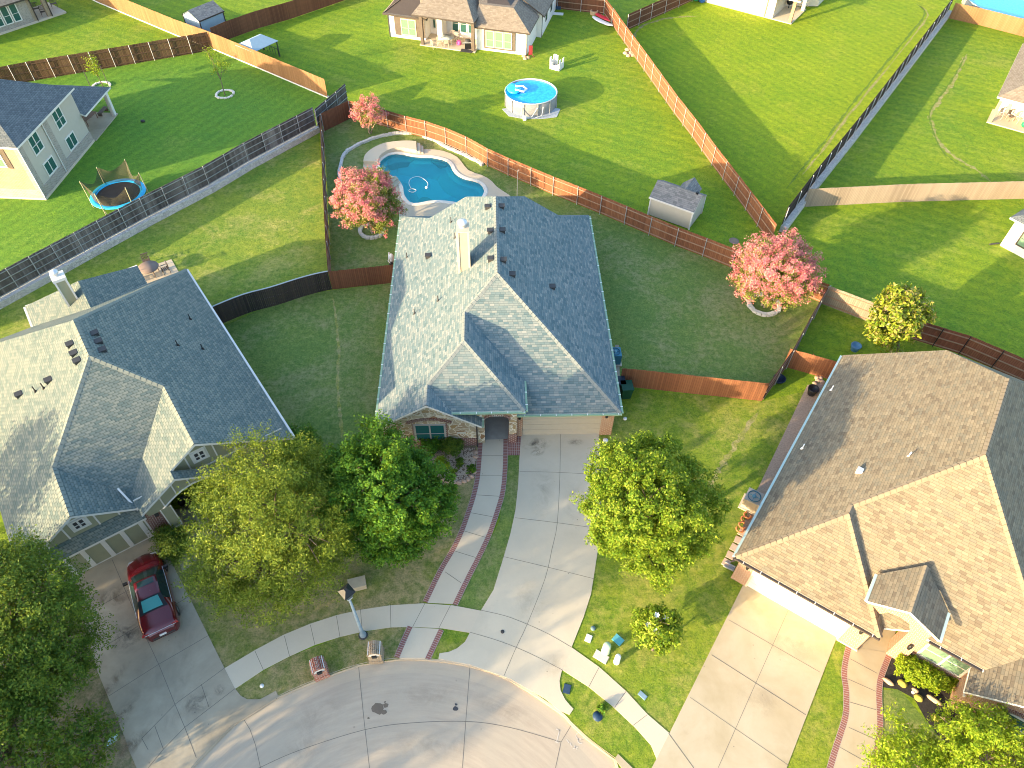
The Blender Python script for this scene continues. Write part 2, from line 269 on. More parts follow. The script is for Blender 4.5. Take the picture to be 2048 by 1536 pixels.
# ---------------------------------------------------------------- mesh helpers
class MB:
    """collects faces (with a material slot each) and links them as one mesh object"""
    def __init__(s): s.v = []; s.f = []; s.m = []; s.sm = []
    def face(s, pts, m=0, smooth=False):
        i = len(s.v); s.v += [tuple(p) for p in pts]; s.f.append(tuple(range(i, i + len(pts)))); s.m.append(m); s.sm.append(smooth); return s
    def grid(s, rows, m=0, smooth=True, close=False):
        i = len(s.v); n = len(rows[0])
        for r in rows: s.v += [tuple(p) for p in r]
        for a in range(len(rows) - 1):
            for b in range(n if close else n - 1):
                c = (b + 1) % n; s.f.append((i + a * n + b, i + a * n + c, i + (a + 1) * n + c, i + (a + 1) * n + b)); s.m.append(m); s.sm.append(smooth)
        return s
    def box(s, x0, x1, y0, y1, z0, z1, m=0):
        P = [(x0, y0, z0), (x1, y0, z0), (x1, y1, z0), (x0, y1, z0), (x0, y0, z1), (x1, y0, z1), (x1, y1, z1), (x0, y1, z1)]
        i = len(s.v); s.v += P
        for q in ((0, 3, 2, 1), (4, 5, 6, 7), (0, 1, 5, 4), (1, 2, 6, 5), (2, 3, 7, 6), (3, 0, 4, 7)): s.f.append(tuple(i + k for k in q)); s.m.append(m); s.sm.append(False)
        return s
    def obox(s, c, ax, ay, az, m=0):
        """box from centre and three half-axis vectors"""
        c, ax, ay, az = map(Vector, (c, ax, ay, az)); i = len(s.v)
        for sz in (-1, 1):
            for sx, sy in ((-1, -1), (1, -1), (1, 1), (-1, 1)): s.v.append(tuple(c + ax * sx + ay * sy + az * sz))
        for q in ((0, 3, 2, 1), (4, 5, 6, 7), (0, 1, 5, 4), (1, 2, 6, 5), (2, 3, 7, 6), (3, 0, 4, 7)): s.f.append(tuple(i + k for k in q)); s.m.append(m); s.sm.append(False)
        return s
    def bar(s, a, b, w, h=None, m=0):
        """square bar from a to b"""
        a, b = Vector(a), Vector(b); d = b - a; L = d.length; d.normalize(); h = h or w
        side = d.cross(Vector((0, 0, 1)))
        if side.length < 1e-3: side = Vector((1, 0, 0))
        side.normalize(); u_ = side.cross(d).normalized()
        return s.obox((a + b) / 2, d * L / 2, side * w / 2, u_ * h / 2, m)
    def prism(s, poly, z0, z1, m=0, top=True, bottom=True, mside=None):
        n = len(poly)
        if top: s.face([(p[0], p[1], z1) for p in poly], m)
        if bottom: s.face([(p[0], p[1], z0) for p in reversed(poly)], m)
        for k in range(n):
            a, b = poly[k], poly[(k + 1) % n]; s.face([(a[0], a[1], z0), (b[0], b[1], z0), (b[0], b[1], z1), (a[0], a[1], z1)], m if mside is None else mside)
        return s
    def lathe(s, prof, c=(0, 0, 0), n=20, m=0, smooth=True, sx=1, sy=1):
        rows = [[(c[0] + r * sx * math.cos(2 * math.pi * k / n), c[1] + r * sy * math.sin(2 * math.pi * k / n), c[2] + z) for k in range(n)] for r, z in prof]
        return s.grid(rows, m, smooth, True)
    def tube(s, pts, r, n=8, m=0):
        pts = [Vector(p) for p in pts]; rr = r if isinstance(r, (list, tuple)) else [r] * len(pts); rows = []
        for i, p in enumerate(pts):
            d = (pts[min(i + 1, len(pts) - 1)] - pts[max(i - 1, 0)]).normalized()
            a = d.cross(Vector((.3, .2, 1)) if abs(d.z) < .9 else Vector((1, 0, 0))).normalized(); b_ = d.cross(a)
            rows.append([tuple(p + (a * math.cos(2 * math.pi * k / n) + b_ * math.sin(2 * math.pi * k / n)) * rr[i]) for k in range(n)])
        s.grid(rows, m, True, True); s.face(rows[0], m); s.face(list(reversed(rows[-1])), m); return s
    def build(s, name, mats, parent=None, loc=None, rotz=0, uv=True, kind=None):
        me = bpy.data.meshes.new(name); me.from_pydata(s.v, [], s.f)
        if not isinstance(mats, (list, tuple)): mats = [mats]
        for q in mats: me.materials.append(MT[q] if isinstance(q, str) else q)
        me.polygons.foreach_set('material_index', s.m); me.polygons.foreach_set('use_smooth', s.sm)
        if uv: auto_uv(me)
        o = bpy.data.objects.new(name, me); COL.objects.link(o)
        if parent is not None: o.parent = parent
        if loc is not None: o.location = loc
        o.rotation_euler[2] = rotz
        if kind: o['kind'] = kind
        return o
def auto_uv(me):
    uvl = me.uv_layers.new(name='UVMap').data; vs_ = me.vertices; U = Vector((0, 0, 1))
    buf = [0.0] * (2 * len(me.loops))
    for p in me.polygons:
        n = p.normal; t = U.cross(n)
        if t.length < .03: t = Vector((1, 0, 0))
        t.normalize(); b_ = n.cross(t)
        for li in p.loop_indices:
            co = vs_[me.loops[li].vertex_index].co; buf[2 * li] = co.dot(t); buf[2 * li + 1] = co.dot(b_)
    uvl.foreach_set('uv', buf)
def tag(o, label, cat, group=None):
    o['label'] = label; o['category'] = cat
    if group: o['group'] = group
    return o
def thing(name, label, cat, loc=(0, 0, 0), rotz=0, group=None):
    o = bpy.data.objects.new(name, None); COL.objects.link(o); o.location = loc; o.rotation_euler = (0, 0, rotz); o.empty_display_size = .3
    return tag(o, label, cat, group)
def kids(o): return [c for c in bpy.data.objects if c.parent == o]
def dup(root, loc, rotz, label, group=None):
    def cp(o, par):
        c = o.copy(); COL.objects.link(c); c.parent = par
        for ch in kids(o): cp(ch, c)
        return c
    r = cp(root, None); r.location = loc; r.rotation_euler = (0, 0, rotz); r['label'] = label
    if group: r['group'] = group
    return r
def smooth_path(pts, n=6, closed=False):
    """Catmull-Rom through the points"""
    P = [Vector(p) for p in pts]; out = []; N = len(P)
    for i in range(N if closed else N - 1):
        g = (lambda k: P[k % N]) if closed else (lambda k: P[max(0, min(N - 1, k))])
        p0, p1, p2, p3 = g(i - 1), g(i), g(i + 1), g(i + 2)
        for k in range(n):
            t = k / n; out.append(.5 * ((2 * p1) + (p2 - p0) * t + (2 * p0 - 5 * p1 + 4 * p2 - p3) * t * t + (3 * p1 - p0 - 3 * p2 + p3) * t ** 3))
    if not closed: out.append(P[-1])
    return out
def px(*pp, z=0.0): return [G(a, b, z) for a, b in pp]

# ================================================================ GROUND
from mathutils.geometry import tessellate_polygon
def sheet(name, poly, z, m, holes=(), kind='structure', parent=None):
    loops = [[Vector((p[0], p[1], 0)) for p in poly]] + [[Vector((p[0], p[1], 0)) for p in h] for h in holes]
    flat = [p for l in loops for p in l]; tris = tessellate_polygon(loops)
    mb = MB(); mb.v = [(p.x, p.y, z) for p in flat]
    for t in tris:
        a, b, c = (flat[i] for i in t)
        if (b - a).cross(c - a).z < 0: t = (t[0], t[2], t[1])
        mb.f.append(tuple(t)); mb.m.append(0); mb.sm.append(False)
    return mb.build(name, m, parent, kind=kind)
def slab(mb, poly, z0, z1, m=0):
    loops = [[Vector((p[0], p[1], 0)) for p in poly]]; i0 = len(mb.v)
    mb.v += [(p[0], p[1], z1) for p in poly]
    for t in tessellate_polygon(loops):
        a, b, c = (loops[0][i] for i in t)
        if (b - a).cross(c - a).z < 0: t = (t[0], t[2], t[1])
        mb.f.append(tuple(i0 + k for k in t)); mb.m.append(m); mb.sm.append(False)
    n = len(poly)
    for k in range(n):
        a, b = poly[k], poly[(k + 1) % n]; mb.face([(a[0], a[1], z0), (b[0], b[1], z0), (b[0], b[1], z1), (a[0], a[1], z1)], m)
def line(mb, pts, z, w=.03, m=1):
    """thin flat strip along a path"""
    pts = [Vector((p[0], p[1], 0)) for p in pts]; L, R_ = [], []
    for i, p in enumerate(pts):
        d = (pts[min(i + 1, len(pts) - 1)] - pts[max(i - 1, 0)]).normalized(); n = Vector((-d.y, d.x, 0)) * w / 2
        L.append((p.x + n.x, p.y + n.y, z)); R_.append((p.x - n.x, p.y - n.y, z))
    for i in range(len(pts) - 1): mb.face([R_[i], R_[i + 1], L[i + 1], L[i]], m)
def circ(cx_, cy_, r, a0, a1, n): return [Vector((cx_ + r * math.cos(math.radians(a0 + (a1 - a0) * k / n)), cy_ + r * math.sin(math.radians(a0 + (a1 - a0) * k / n)), 0)) for k in range(n + 1)]

curb = smooth_path(px((393, 1521), (463, 1450), (500, 1427), (557, 1391), (640, 1355), (717, 1328), (790, 1316), (860, 1317), (940, 1329), (1020, 1357), (1118, 1420), (1145, 1446), (1180, 1478), (1231, 1516)), 5)
c0, c1 = curb[0], curb[-1]
aL = math.degrees(math.atan2(c0.y - .9, c0.x + 4.58)); aR = math.degrees(math.atan2(c1.y - .9, c1.x + 4.58))
notch = [Vector((-12.5, -90, 0)), Vector((-12.5, -9, 0))] + circ(-4.58, .9, 12.15, 225, aL + 2, 14)[1:] + curb + circ(-4.58, .9, 12.2, aR - 2, -50, 12) + [Vector((-1.5, -9.5, 0)), Vector((-1.5, -90, 0))]

pool_px = [(758.5, 330), (761.8, 339.6), (770.6, 347.3), (782.8, 352.8), (790, 355.6), (797, 361.7), (801.6, 367), (806, 377), (808.5, 392), (820, 406), (836, 407.5), (857, 403.4), (880, 402), (906, 405), (935, 408), (958, 402), (967, 389), (968.7, 382), (965.6, 373.5), (959, 367), (949, 363), (933, 359), (920.8, 353.8), (911.5, 347.5), (905, 339), (902, 332), (895.8, 324.6), (886.5, 320.4), (874, 316.8), (860, 314.7), (844, 314.6), (827, 313), (813.8, 310.5), (802.7, 309), (790.5, 308), (777, 311), (767, 317), (760.5, 323.5)]
WZ = .02
pool = [p for p in smooth_path(px(*pool_px, z=WZ), 2, True)]
deck_px = [(726, 333), (727.5, 324), (732, 316), (742, 306), (755, 297.5), (771.7, 292), (793.9, 288.7), (816, 288), (834, 289), (847, 298), (870.8, 299), (886.5, 301.7), (902, 307), (914.6, 314), (923, 323.5), (929, 332), (936.5, 340), (949, 345.4), (962.5, 349.6), (975, 355.8), (984.4, 363), (992.7, 372.5), (1003, 380), (1017, 389), (1045, 415), (1040, 470), (860, 470), (799, 440), (797, 420), (792, 400), (778, 380), (757, 362), (735, 347)]
deck = [Vector((p.x, p.y, 0)) for p in px(*deck_px, z=.05)]
def grow(poly, d):
    n = len(poly); out = []; area = sum(poly[i].x * poly[(i + 1) % n].y - poly[(i + 1) % n].x * poly[i].y for i in range(n)); s_ = 1 if area > 0 else -1
    for i in range(n):
        t = (poly[(i + 1) % n] - poly[i - 1]); t.z = 0; t.normalize(); out.append(poly[i] + Vector((t.y, -t.x, 0)) * d * s_)
    return out
hole = grow(pool, .05)
base = [Vector((-230, -90, 0))] + notch + [Vector((230, -90, 0)), Vector((230, 260, 0)), Vector((-230, 260, 0))]
sheet('ground', base, 0, 'lawn', [hole])
# street, kept 13 cm below the lots
sheet('street', grow(notch, -0.4) if False else [Vector((-30, -90, 0)), Vector((24, -90, 0)), Vector((24, 16, 0)), Vector((-30, 16, 0))], -.13, 'street')
mb = MB(); Z = -.126
for path in (px((717, 1331), (728, 1440), (740, 1545), z=Z), px((940, 1332), (931, 1450), (924, 1545), z=Z), px((487, 1438), (500, 1459), (511, 1490), (523, 1545), z=Z), px((1149, 1440), (1122, 1484), (1109, 1545), z=Z)): line(mb, path, Z, .026, 0)
ring = smooth_path(px((470, 1560), (522, 1534), (600, 1500), (727, 1460), (820, 1446), (935, 1443), (1020, 1455), (1122, 1484), z=Z), 5); line(mb, ring, Z, .026, 0)
mb.build('street_joint', 'joint', kind='structure')
def blob(mb, cx_, cy_, z, r, m=0, n=16, j=.35):
    c = G(cx_, cy_, z); ph = [random.uniform(1 - j, 1 + j) for _ in range(n)]
    mb.face([(c.x + r * (ph[k] + ph[k - 1]) / 2 * math.cos(2 * math.pi * k / n), c.y + r * .8 * (ph[k] + ph[k - 1]) / 2 * math.sin(2 * math.pi * k / n), z) for k in range(n)], m)
mb = MB()
blob(mb, 755, 1417, -.1255, .36); blob(mb, 771, 1411, -.1215, .13); blob(mb, 737, 1436, -.1255, .06); blob(mb, 768, 1424, -.1175, .13); blob(mb, 770, 1404, -.1255, .05)
mb.build('oil_stain', plain('wet_stain', (.15, .12, .09), .6), kind='structure')
mb = MB(); blob(mb, 911, 1417, -.1255, .14, 0, 12, .2); blob(mb, 912, 1409, -.1215, .07); mb.build('tar_spot', plain('tar', (.06, .06, .065), .6), kind='structure')
mb = MB()   # faint utility paint marks on the gutter
def arcmark(cx_, cy_, r, a0=0, a1=360): c = G(cx_, cy_, -.12); line(mb, [(c.x + r * math.cos(math.radians(a0 + (a1 - a0) * k / 12)), c.y + r * .8 * math.sin(math.radians(a0 + (a1 - a0) * k / 12))) for k in range(13)], -.1215, .04, 0)
arcmark(1157, 1453, .16); arcmark(1160, 1472, .2); arcmark(1161, 1482, .13, 20, 300)
for a, b in (((1112, 1458), (1121, 1462)), ((1119, 1460), (1113, 1484)), ((1110, 1483), (1117, 1486)), ((1133, 1479), (1138, 1486)), ((1140, 1485), (1143, 1493)), ((1148, 1491), (1154, 1499)), ((1146, 1497), (1156, 1494))): line(mb, px(a, b, z=-.12), -.1215, .04, 0)
mb.build('paint_mark', plain('marking_paint', (.52, .47, .40), .8), kind='structure')
# concrete kerb round the bulb of the street
mb = MB(); P = notch[2:-2]
inn = []
for i, p in enumerate(P):
    d = (P[min(i + 1, len(P) - 1)] - P[max(i - 1, 0)]).normalized(); inn.append(p + Vector((-d.y, d.x, 0)) * .0 + Vector((d.y, -d.x, 0)) * .10)
for i in range(len(P) - 1):
    a, b, c, d = P[i], P[i + 1], inn[i + 1], inn[i]
    q = [(a.x, a.y, .012), (b.x, b.y, .012), (c.x, c.y, -.02), (d.x, d.y, -.02)]; mb.face(q, 0)
    mb.face([(d.x, d.y, -.02), (c.x, c.y, -.02), (c.x, c.y, -.14), (d.x, d.y, -.14)], 0)
mb.build('kerb', 'kerb_street', kind='structure')

# lawns of the different lots, each a sheet 4 mm above the ground
LZ = .004
e_line = [(635, 262), (500, 335), (422, 382), (300, 446), (130, 540), (0, 612), (-200, 722)]
i_line = [(1224, 50), (1237, 70), (1289, 143), (1349, 229), (1385, 276), (1424, 331), (1469, 391), (1540, 487)]
b_line = [(703, 236), (777, 256), (814, 267), (853, 277), (893, 291), (934, 309), (976, 333), (1017, 352), (1062, 371), (1106, 390), (1154, 409), (1200, 428), (1249, 449), (1298, 470), (1350, 492), (1405, 513), (1462, 536), (1642, 606)]
sheet('lawn_of_two_storey_house', px(*([(-300, 200), (0, 163), (94, 157), (385, 108), (425, 98), (520, 138), (656, 194)] + [(650, 222)] + [(x - 4, y - 8) for x, y in e_line])), LZ, 'lawn_stripe')
sheet('bright_back_lawn', px(*(i_line + [(1556, 466), (1612, 385), (1893, 29), (1925, -20), (1500, -80), (1383, 2), (1260, 58)])), LZ, 'lawn_bright')
sheet('patchy_back_lawn', px(*([(648, 262)] + b_line + [(1570, 735), (1524, 801), (1235, 772), (785, 566), (664, 578)])), LZ, 'lawn_mid', [hole])
sheet('left_back_lawn', px(*(e_line + [(-300, 1000), (200, 1000), (425, 662), (520, 618), (604, 590), (664, 578)])), LZ, 'lawn_left')
sheet('side_lawn', px((425, 663), (520, 619), (604, 592), (664, 580), (790, 565), (760, 880), (690, 900), (560, 900), (400, 800)), LZ, 'lawn_mid')
fr = [(560, 903), (690, 903), (760, 884), (955, 890), (960, 960), (948, 1000), (920, 1065), (884, 1138), (846, 1209)]
sheet('dry_front_lawn', px(*(fr + [(780, 1212), (720, 1221), (672, 1232), (620, 1249), (567, 1271), (511, 1301), (448, 1338), (330, 1110), (420, 1020)])), LZ, 'lawn_dry')
sheet('front_lawn_right', px((1043, 868), (1230, 776), (1524, 803), (1660, 770), (1700, 900), (1487, 1170), (1338, 1468), (1294, 1428), (1252, 1384), (1198, 1335), (1143, 1296), (1100, 1250)), LZ, 'lawn_front')
sheet('lawn_strip_by_walk', px((1010, 905), (1060, 905), (1030, 1060), (975, 1225), (900, 1212), (960, 1120), (1000, 1040)), LZ, 'lawn_mid')
sheet('verge_left', px((470, 1378), (500, 1357), (579, 1313), (680, 1274), (782, 1254), (830, 1254), (800, 1318), (717, 1330), (640, 1357), (557, 1393), (500, 1410)), LZ, 'lawn_dry')
sheet('verge_middle', px((880, 1257), (945, 1262), (930, 1300), (877, 1320), (850, 1318)), LZ, 'lawn_front')
sheet('verge_right', px((1110, 1338), (1177, 1373), (1224, 1411), (1271, 1455), (1302, 1491), (1325, 1535), (1330, 1560), (1262, 1560), (1229, 1518), (1180, 1480), (1140, 1442), (1110, 1400)), LZ, 'lawn_front')
sheet('lawn_between_drive_and_walk', px((1674, 1275), (1712, 1290), (1696, 1350), (1700, 1406), (1690, 1470), (1660, 1570), (1555, 1580)), LZ, 'lawn_front')
sheet('patchy_front_lawn', px((1755, 1380), (1800, 1380), (1850, 1440), (1930, 1536), (2100, 1700), (1730, 1600)), LZ, 'lawn_mid')  # same duller patchy grass as the back lawn
sheet('bare_soil', px((150, 1150), (180, 1150), (170, 1240), (195, 1342), (216, 1393), (250, 1475), (300, 1580), (-400, 1900), (-300, 1250), (0, 1150)), LZ, 'dirt')

# drives, walks and pavement
mb = MB(); CZ = .03
main = [(1043, 866), (1039, 914), (1036.5, 968), (1031, 1020), (1021, 1067), (1008, 1112), (987, 1180), (962, 1221), (940, 1265), (930, 1284), (914, 1297), (898, 1304), (879, 1307), (877, 1318)]
mainr = [(1198, 866), (1200, 916), (1202, 976), (1202, 1046), (1196, 1099), (1182, 1188), (1167, 1235), (1143, 1295), (1124, 1340), (1119, 1362), (1121, 1381), (1130, 1399), (1140, 1411), (1147, 1418), (1139, 1430)]
slab(mb, px(*(main + [(940, 1330), (1020, 1358), (1090, 1398), (1118, 1421)] + mainr[::-1])), -.13, CZ)
J = CZ + .004
for l in ([(1120.5, 867), (1119.8, 947), (1114.6, 1046), (1104, 1098), (1090, 1158), (1054.7, 1248), (1032.5, 1295), (1008, 1352)], [(1039, 944), (1110, 945), (1201, 950)], [(1030, 1036), (1114, 1046), (1201, 1058)], [(1008, 1114), (1096, 1135), (1188, 1158)], [(962, 1221), (1010, 1232), (1055, 1249), (1100, 1270), (1143, 1295)], [(940, 1265), (985, 1278), (1032, 1295), (1078, 1316), (1124, 1340)]): line(mb, smooth_path(px(*l), 3), J, .022, 1)
mb.build('driveway', ['concrete', 'joint'], kind='structure')
mb = MB()
ld_l = [(150, 1150), (168, 1240), (195, 1342), (216, 1393), (250, 1475), (257, 1498), (310, 1620)]; ld_r = [(300, 1062), (336, 1110), (393, 1223), (449, 1336), (470, 1377), (482, 1392), (495, 1399), (520, 1399), (552, 1382), (557, 1393)]
slab(mb, px(*(ld_l + [(393, 1523), (463, 1452), (500, 1429)] + ld_r[::-1])), -.13, CZ)
for l in ([(225, 1120), (281, 1251), (318, 1329), (350, 1408), (370, 1455), (393, 1516)], [(190, 1302), (213.5, 1291), (281, 1250), (376, 1195)], [(218.8, 1392), (318, 1329), (418, 1271)], [(284, 1477), (351.6, 1408), (450, 1336)], [(297, 1536), (328, 1498), (370, 1455), (470, 1378)], [(192, 1217), (250, 1185), (330, 1140)], [(284, 1477), (297, 1500)], [(310, 1452), (327, 1498)], [(403, 1369), (418, 1414)]): line(mb, px(*l), J, .026, 1)
mb.build('driveway', ['old_conc', 'joint'], kind='structure')
mb = MB()
slab(mb, px((1487, 1168), (1339, 1466), (1313, 1518), (1290, 1560), (1236, 1508), (1229, 1518), (1262, 1560), (1420, 1760), (1560, 1560), (1573, 1536), (1676, 1268)), -.13, CZ)
for l in ([(1577, 1219), (1507, 1376), (1436, 1536)], [(1500, 1171), (1675, 1270)], [(1457, 1240), (1640, 1345)], [(1423, 1310), (1611, 1430)], [(1380, 1395), (1578, 1532)], [(1337, 1467), (1390, 1540)]): line(mb, px(*l), J, .02 if l[0][0] not in (1423, 1337) else .035, 1)
mb.build('driveway', ['warm_conc', 'joint'], kind='structure')
mb = MB(); SZ = .026
wo_ = [(449, 1337), (511, 1300), (567, 1270), (620, 1248), (672, 1231), (720, 1220), (780, 1211), (845, 1207), (905, 1211), (964, 1222)]
wi_ = [(470, 1378), (500, 1358), (527, 1340), (579, 1313), (630, 1290), (680, 1274), (734, 1262), (782, 1255), (825, 1254), (885, 1257), (941, 1266)]
slab(mb, px(*(wo_ + wi_[::-1])), -.05, SZ)
for a, b in (((510, 1302), (527, 1340)), ((569, 1272), (579.4, 1313)), ((621, 1250), (630, 1290)), ((673, 1232), (680, 1274)), ((721, 1219), (725, 1266)), ((781, 1211), (782, 1256)), ((850, 1207), (825.5, 1254)), ((901, 1211), (877.6, 1257))): line(mb, px(a, b), SZ + .004, .022, 1)
slab(mb, px(*([(1143, 1295), (1198, 1334), (1252.6, 1383), (1294, 1428), (1339, 1467)] + [(1313, 1518), (1302, 1491), (1271, 1456), (1224, 1412), (1177, 1374), (1124, 1340)])), -.05, SZ)
for a, b in (((1198, 1335), (1177, 1375)), ((1252, 1383), (1229, 1415)), ((1294, 1430), (1265, 1452))): line(mb, px(a, b), SZ + .004, .022, 1)
mb.build('pavement', ['walk', 'joint'], kind='structure')
def walkway(L, R_, z, joints, bands, name='garden_path', m='walk'):
    mb = MB(); L, R_ = smooth_path(px(*L), 3), smooth_path(px(*R_), 3)
    slab(mb, L + R_[::-1], -.05, z)
    for a, b in joints: line(mb, px(a, b), z + .004, .025, 1)
    mb.build(name, [m, 'joint'], kind='structure')
    for path, s_ in bands(L, R_):
        q = MB(); out = []; inn_ = []; dist = [0]
        for i, p in enumerate(path):
            d = (path[min(i + 1, len(path) - 1)] - path[max(i - 1, 0)]).normalized(); n = Vector((-d.y, d.x, 0)) * s_
            inn_.append(p + n * .0); out.append(p + n * .29)
            if i: dist.append(dist[-1] + (p - path[i - 1]).length)
        me_uv = []
        for i in range(len(path) - 1):
            pts = [(inn_[i], 0, dist[i]), (inn_[i + 1], 0, dist[i + 1]), (out[i + 1], .2, dist[i + 1]), (out[i], .2, dist[i])]
            if s_ > 0: pts = pts[::-1]; pts = pts[1:] + pts[:1]
            if (pts[1][0] - pts[0][0]).cross(pts[2][0] - pts[0][0]).z < 0: pts = pts[::-1]
            q.face([(p[0].x, p[0].y, z + .006) for p in pts]); me_uv += [(p[2], p[1] + .001) for p in pts]
        o = q.build('brick_border', 'paver', kind='structure')
        uvl = o.data.uv_layers[0].data; uvl.foreach_set('uv', [c for u in me_uv for c in u])
Lp = [(966, 880), (963.5, 916), (959.6, 958), (951.8, 994), (940, 1031), (927, 1067), (909, 1104), (885.4, 1144), (855.5, 1206)]
Rp = [(1006.5, 878.5), (1006, 912), (1005, 942), (1001, 981), (992, 1015), (974, 1067), (953, 1112), (932, 1153), (905, 1208)]
both = lambda L, R_: ((L, -1), (R_, 1))
walkway(Lp, Rp, SZ, [((963.5, 912), (1006, 912)), ((959, 951), (1004, 951)), ((950, 990), (998, 993)), ((942, 1026), (985, 1034)), ((927, 1062), (974, 1076)), ((908, 1102), (953, 1116)), ((890, 1144), (922, 1166))], both)
walkway([(825.5, 1255), (812, 1285), (799, 1317)], [(877.6, 1258), (864, 1287), (850, 1317)], SZ, [], both)
walkway([(1704, 1294), (1698, 1318), (1694, 1350), (1697.5, 1377), (1698.5, 1406), (1696.7, 1436), (1687, 1470), (1674, 1511), (1658, 1570)], [(1773, 1305), (1763.6, 1329), (1754, 1358), (1751.5, 1390), (1753, 1425), (1753, 1457), (1747.5, 1497), (1736, 1536), (1724, 1572)], SZ,
        [((1700, 1318), (1754, 1347)), ((1695, 1358), (1751, 1383)), ((1698, 1404), (1752, 1420)), ((1697, 1455), (1752, 1480)), ((1680, 1495), (1742, 1530))], both, m='warm_conc')
sheet('entry_slab', px((1713, 1296), (1775, 1307), (1800, 1240), (1760, 1210), (1735, 1250)), SZ - .006, 'warm_conc')
sheet('entry_slab', px((966, 880), (1018, 880), (1022, 800), (966, 800)), SZ - .006, plain('grey_porch_floor', (.36, .35, .32), .85))  # plain grey porch slab, darker than the walk
sheet('brick_patch', px((1013, 878), (1043, 867), (1040, 911), (1014, 911)), SZ + .002, 'paver')
sheet('porch_path', px((345, 1020), (400, 1010), (470, 1010), (440, 1080), (366, 1145), (350, 1100)), SZ - .006, 'old_conc')
sheet('side_path_slab', px((1230, 690), (1238, 690), (1240, 775), (1232, 775)), .012, 'old_conc')

# planting beds
mulch = plain('gravel_mulch', (.22, .15, .10), .95, .55, 9, fine=14)
sheet('planting_bed', px((845, 892), (951, 893), (955, 950), (945, 958), (925, 964), (905, 965), (888, 958), (872, 945), (858, 925)), .010, mulch)
black_mulch = plain('dark_mulch', (.035, .032, .032), .95, .5, 9, fine=30)
sheet('planting_bed', px((1776, 1309), (1830, 1320), (1905, 1366), (1895, 1414), (1932, 1436), (1985, 1450), (2060, 1500), (2060, 1600), (1960, 1560), (1925, 1530), (1885, 1482), (1852, 1440), (1828, 1397), (1795, 1379), (1762, 1374), (1764, 1345)), .010, black_mulch)
sheet('planting_bed', px((1615, 770), (1650, 765), (1600, 860), (1480, 1120), (1462, 1125), (1500, 1010), (1600, 800)), .010, plain('gravel_strip', (.36, .27, .20), .9, .3, 9))
sheet('planting_bed', px((312, 1066), (365, 1050), (430, 1060), (370, 1105), (335, 1112)), .010, mulch)

# swimming pool basin, water and deck
mb = MB(); n = len(pool); H2 = hole
basin = gloss('pool_plaster', (.50, .78, .76), .5)
def ringpts(d, z): return [(p.x, p.y, z) for p in grow(pool, d)]
rows = [ringpts(.05, .05), ringpts(.05, -.35), ringpts(-.45, -.42), ringpts(-.6, -.8), ringpts(-1.1, -1.0), ringpts(-1.3, -1.35)]
mb.grid(rows[:3], 0, False, True); mb.grid(rows[2:], 0, True, True)
cxp = sum(p.x for p in pool) / n; cyp = sum(p.y for p in pool) / n
mb2 = MB(); sheet_z = -1.34
pool_o = thing('swimming_pool', 'freeform in-ground swimming pool with blue water and tan deck behind the middle house', 'swimming pool', (cxp, cyp, 0))
def to_local(o, par):
    o.parent = par; o.matrix_parent_inverse = par.matrix_basis.inverted(); return o
to_local(mb.build('basin', [basin]), pool_o)
o = sheet('basin_floor', grow(pool, -1.2), -1.345, gloss('pool_floor_plaster', (.46, .76, .76), .5), kind=None, parent=None); to_local(o, pool_o)
wm, nt, b = mat('pool_water'); p = pos(nt)
tr = node(nt, 'ShaderNodeBsdfTransparent', {'Color': (.22, .84, .90, 1)}); gl = node(nt, 'ShaderNodeBsdfGlossy', {'Color': (1, 1, 1, 1), 'Roughness': .06})
df = node(nt, 'ShaderNodeBsdfDiffuse', {'Color': (.0, .42, .52, 1)})
bp = node(nt, 'ShaderNodeBump', {'Height': noise(nt, p, 5, 3, .5, .5), 'Distance': .03, 'Strength': .25}); nt.links.new(bp.outputs[0], gl.inputs['Normal'])
fr_ = node(nt, 'ShaderNodeFresnel', {'IOR': 1.33}); mx0 = node(nt, 'ShaderNodeMixShader', {0: .10, 1: tr.outputs[0], 2: df.outputs[0]})
mx = node(nt, 'ShaderNodeMixShader', {0: fr_.outputs[0], 1: mx0.outputs[0], 2: gl.outputs[0]}); nt.links.new(mx.outputs[0], nt.nodes['Material Output'].inputs['Surface'])
to_local(sheet('water', grow(pool, .045), WZ - .03, wm, kind=None), pool_o)
o = sheet('deck', deck, .05, 'deck', [grow(pool, .02)], kind=None); to_local(o, pool_o)
mb = MB()                                                          # coping round the water
a_, b_ = grow(pool, .32), grow(pool, -.03)
mb.grid([[(p.x, p.y, .055) for p in a_], [(p.x, p.y, .095) for p in grow(pool, .26)], [(p.x, p.y, .095) for p in b_], [(p.x, p.y, .0) for p in b_]], 0, False, True)
to_local(mb.build('coping', plain('pale_coping', (.68, .62, .52), .7)), pool_o)
mb = MB()                                                          # raised curved wall at the back with two steps down
back = smooth_path(px((728, 330), (731, 318), (742, 307), (757, 298.5), (773, 293), (795, 290), (816, 289), (833, 290), z=.0), 3)
frn = smooth_path(px((757, 331), (759, 322), (766, 314), (777, 308), (790, 303.5), (804, 303), (818, 305), (834, 308), z=.0), 3)
for zt in (.42,):
    mb.grid([[(p.x, p.y, .05) for p in back], [(p.x, p.y, zt) for p in back], [(p.x, p.y, zt) for p in frn], [(p.x, p.y, -.02) for p in frn]], 0, False)
    mb.face([(p.x, p.y, z_) for p, z_ in ((back[-1], .05), (back[-1], zt), (frn[-1], zt), (frn[-1], .0))])
    mb.face([(p.x, p.y, z_) for p, z_ in ((back[0], .05), (frn[0], .0), (frn[0], zt), (back[0], zt))])
to_local(mb.build('raised_wall', 'deck'), pool_o)
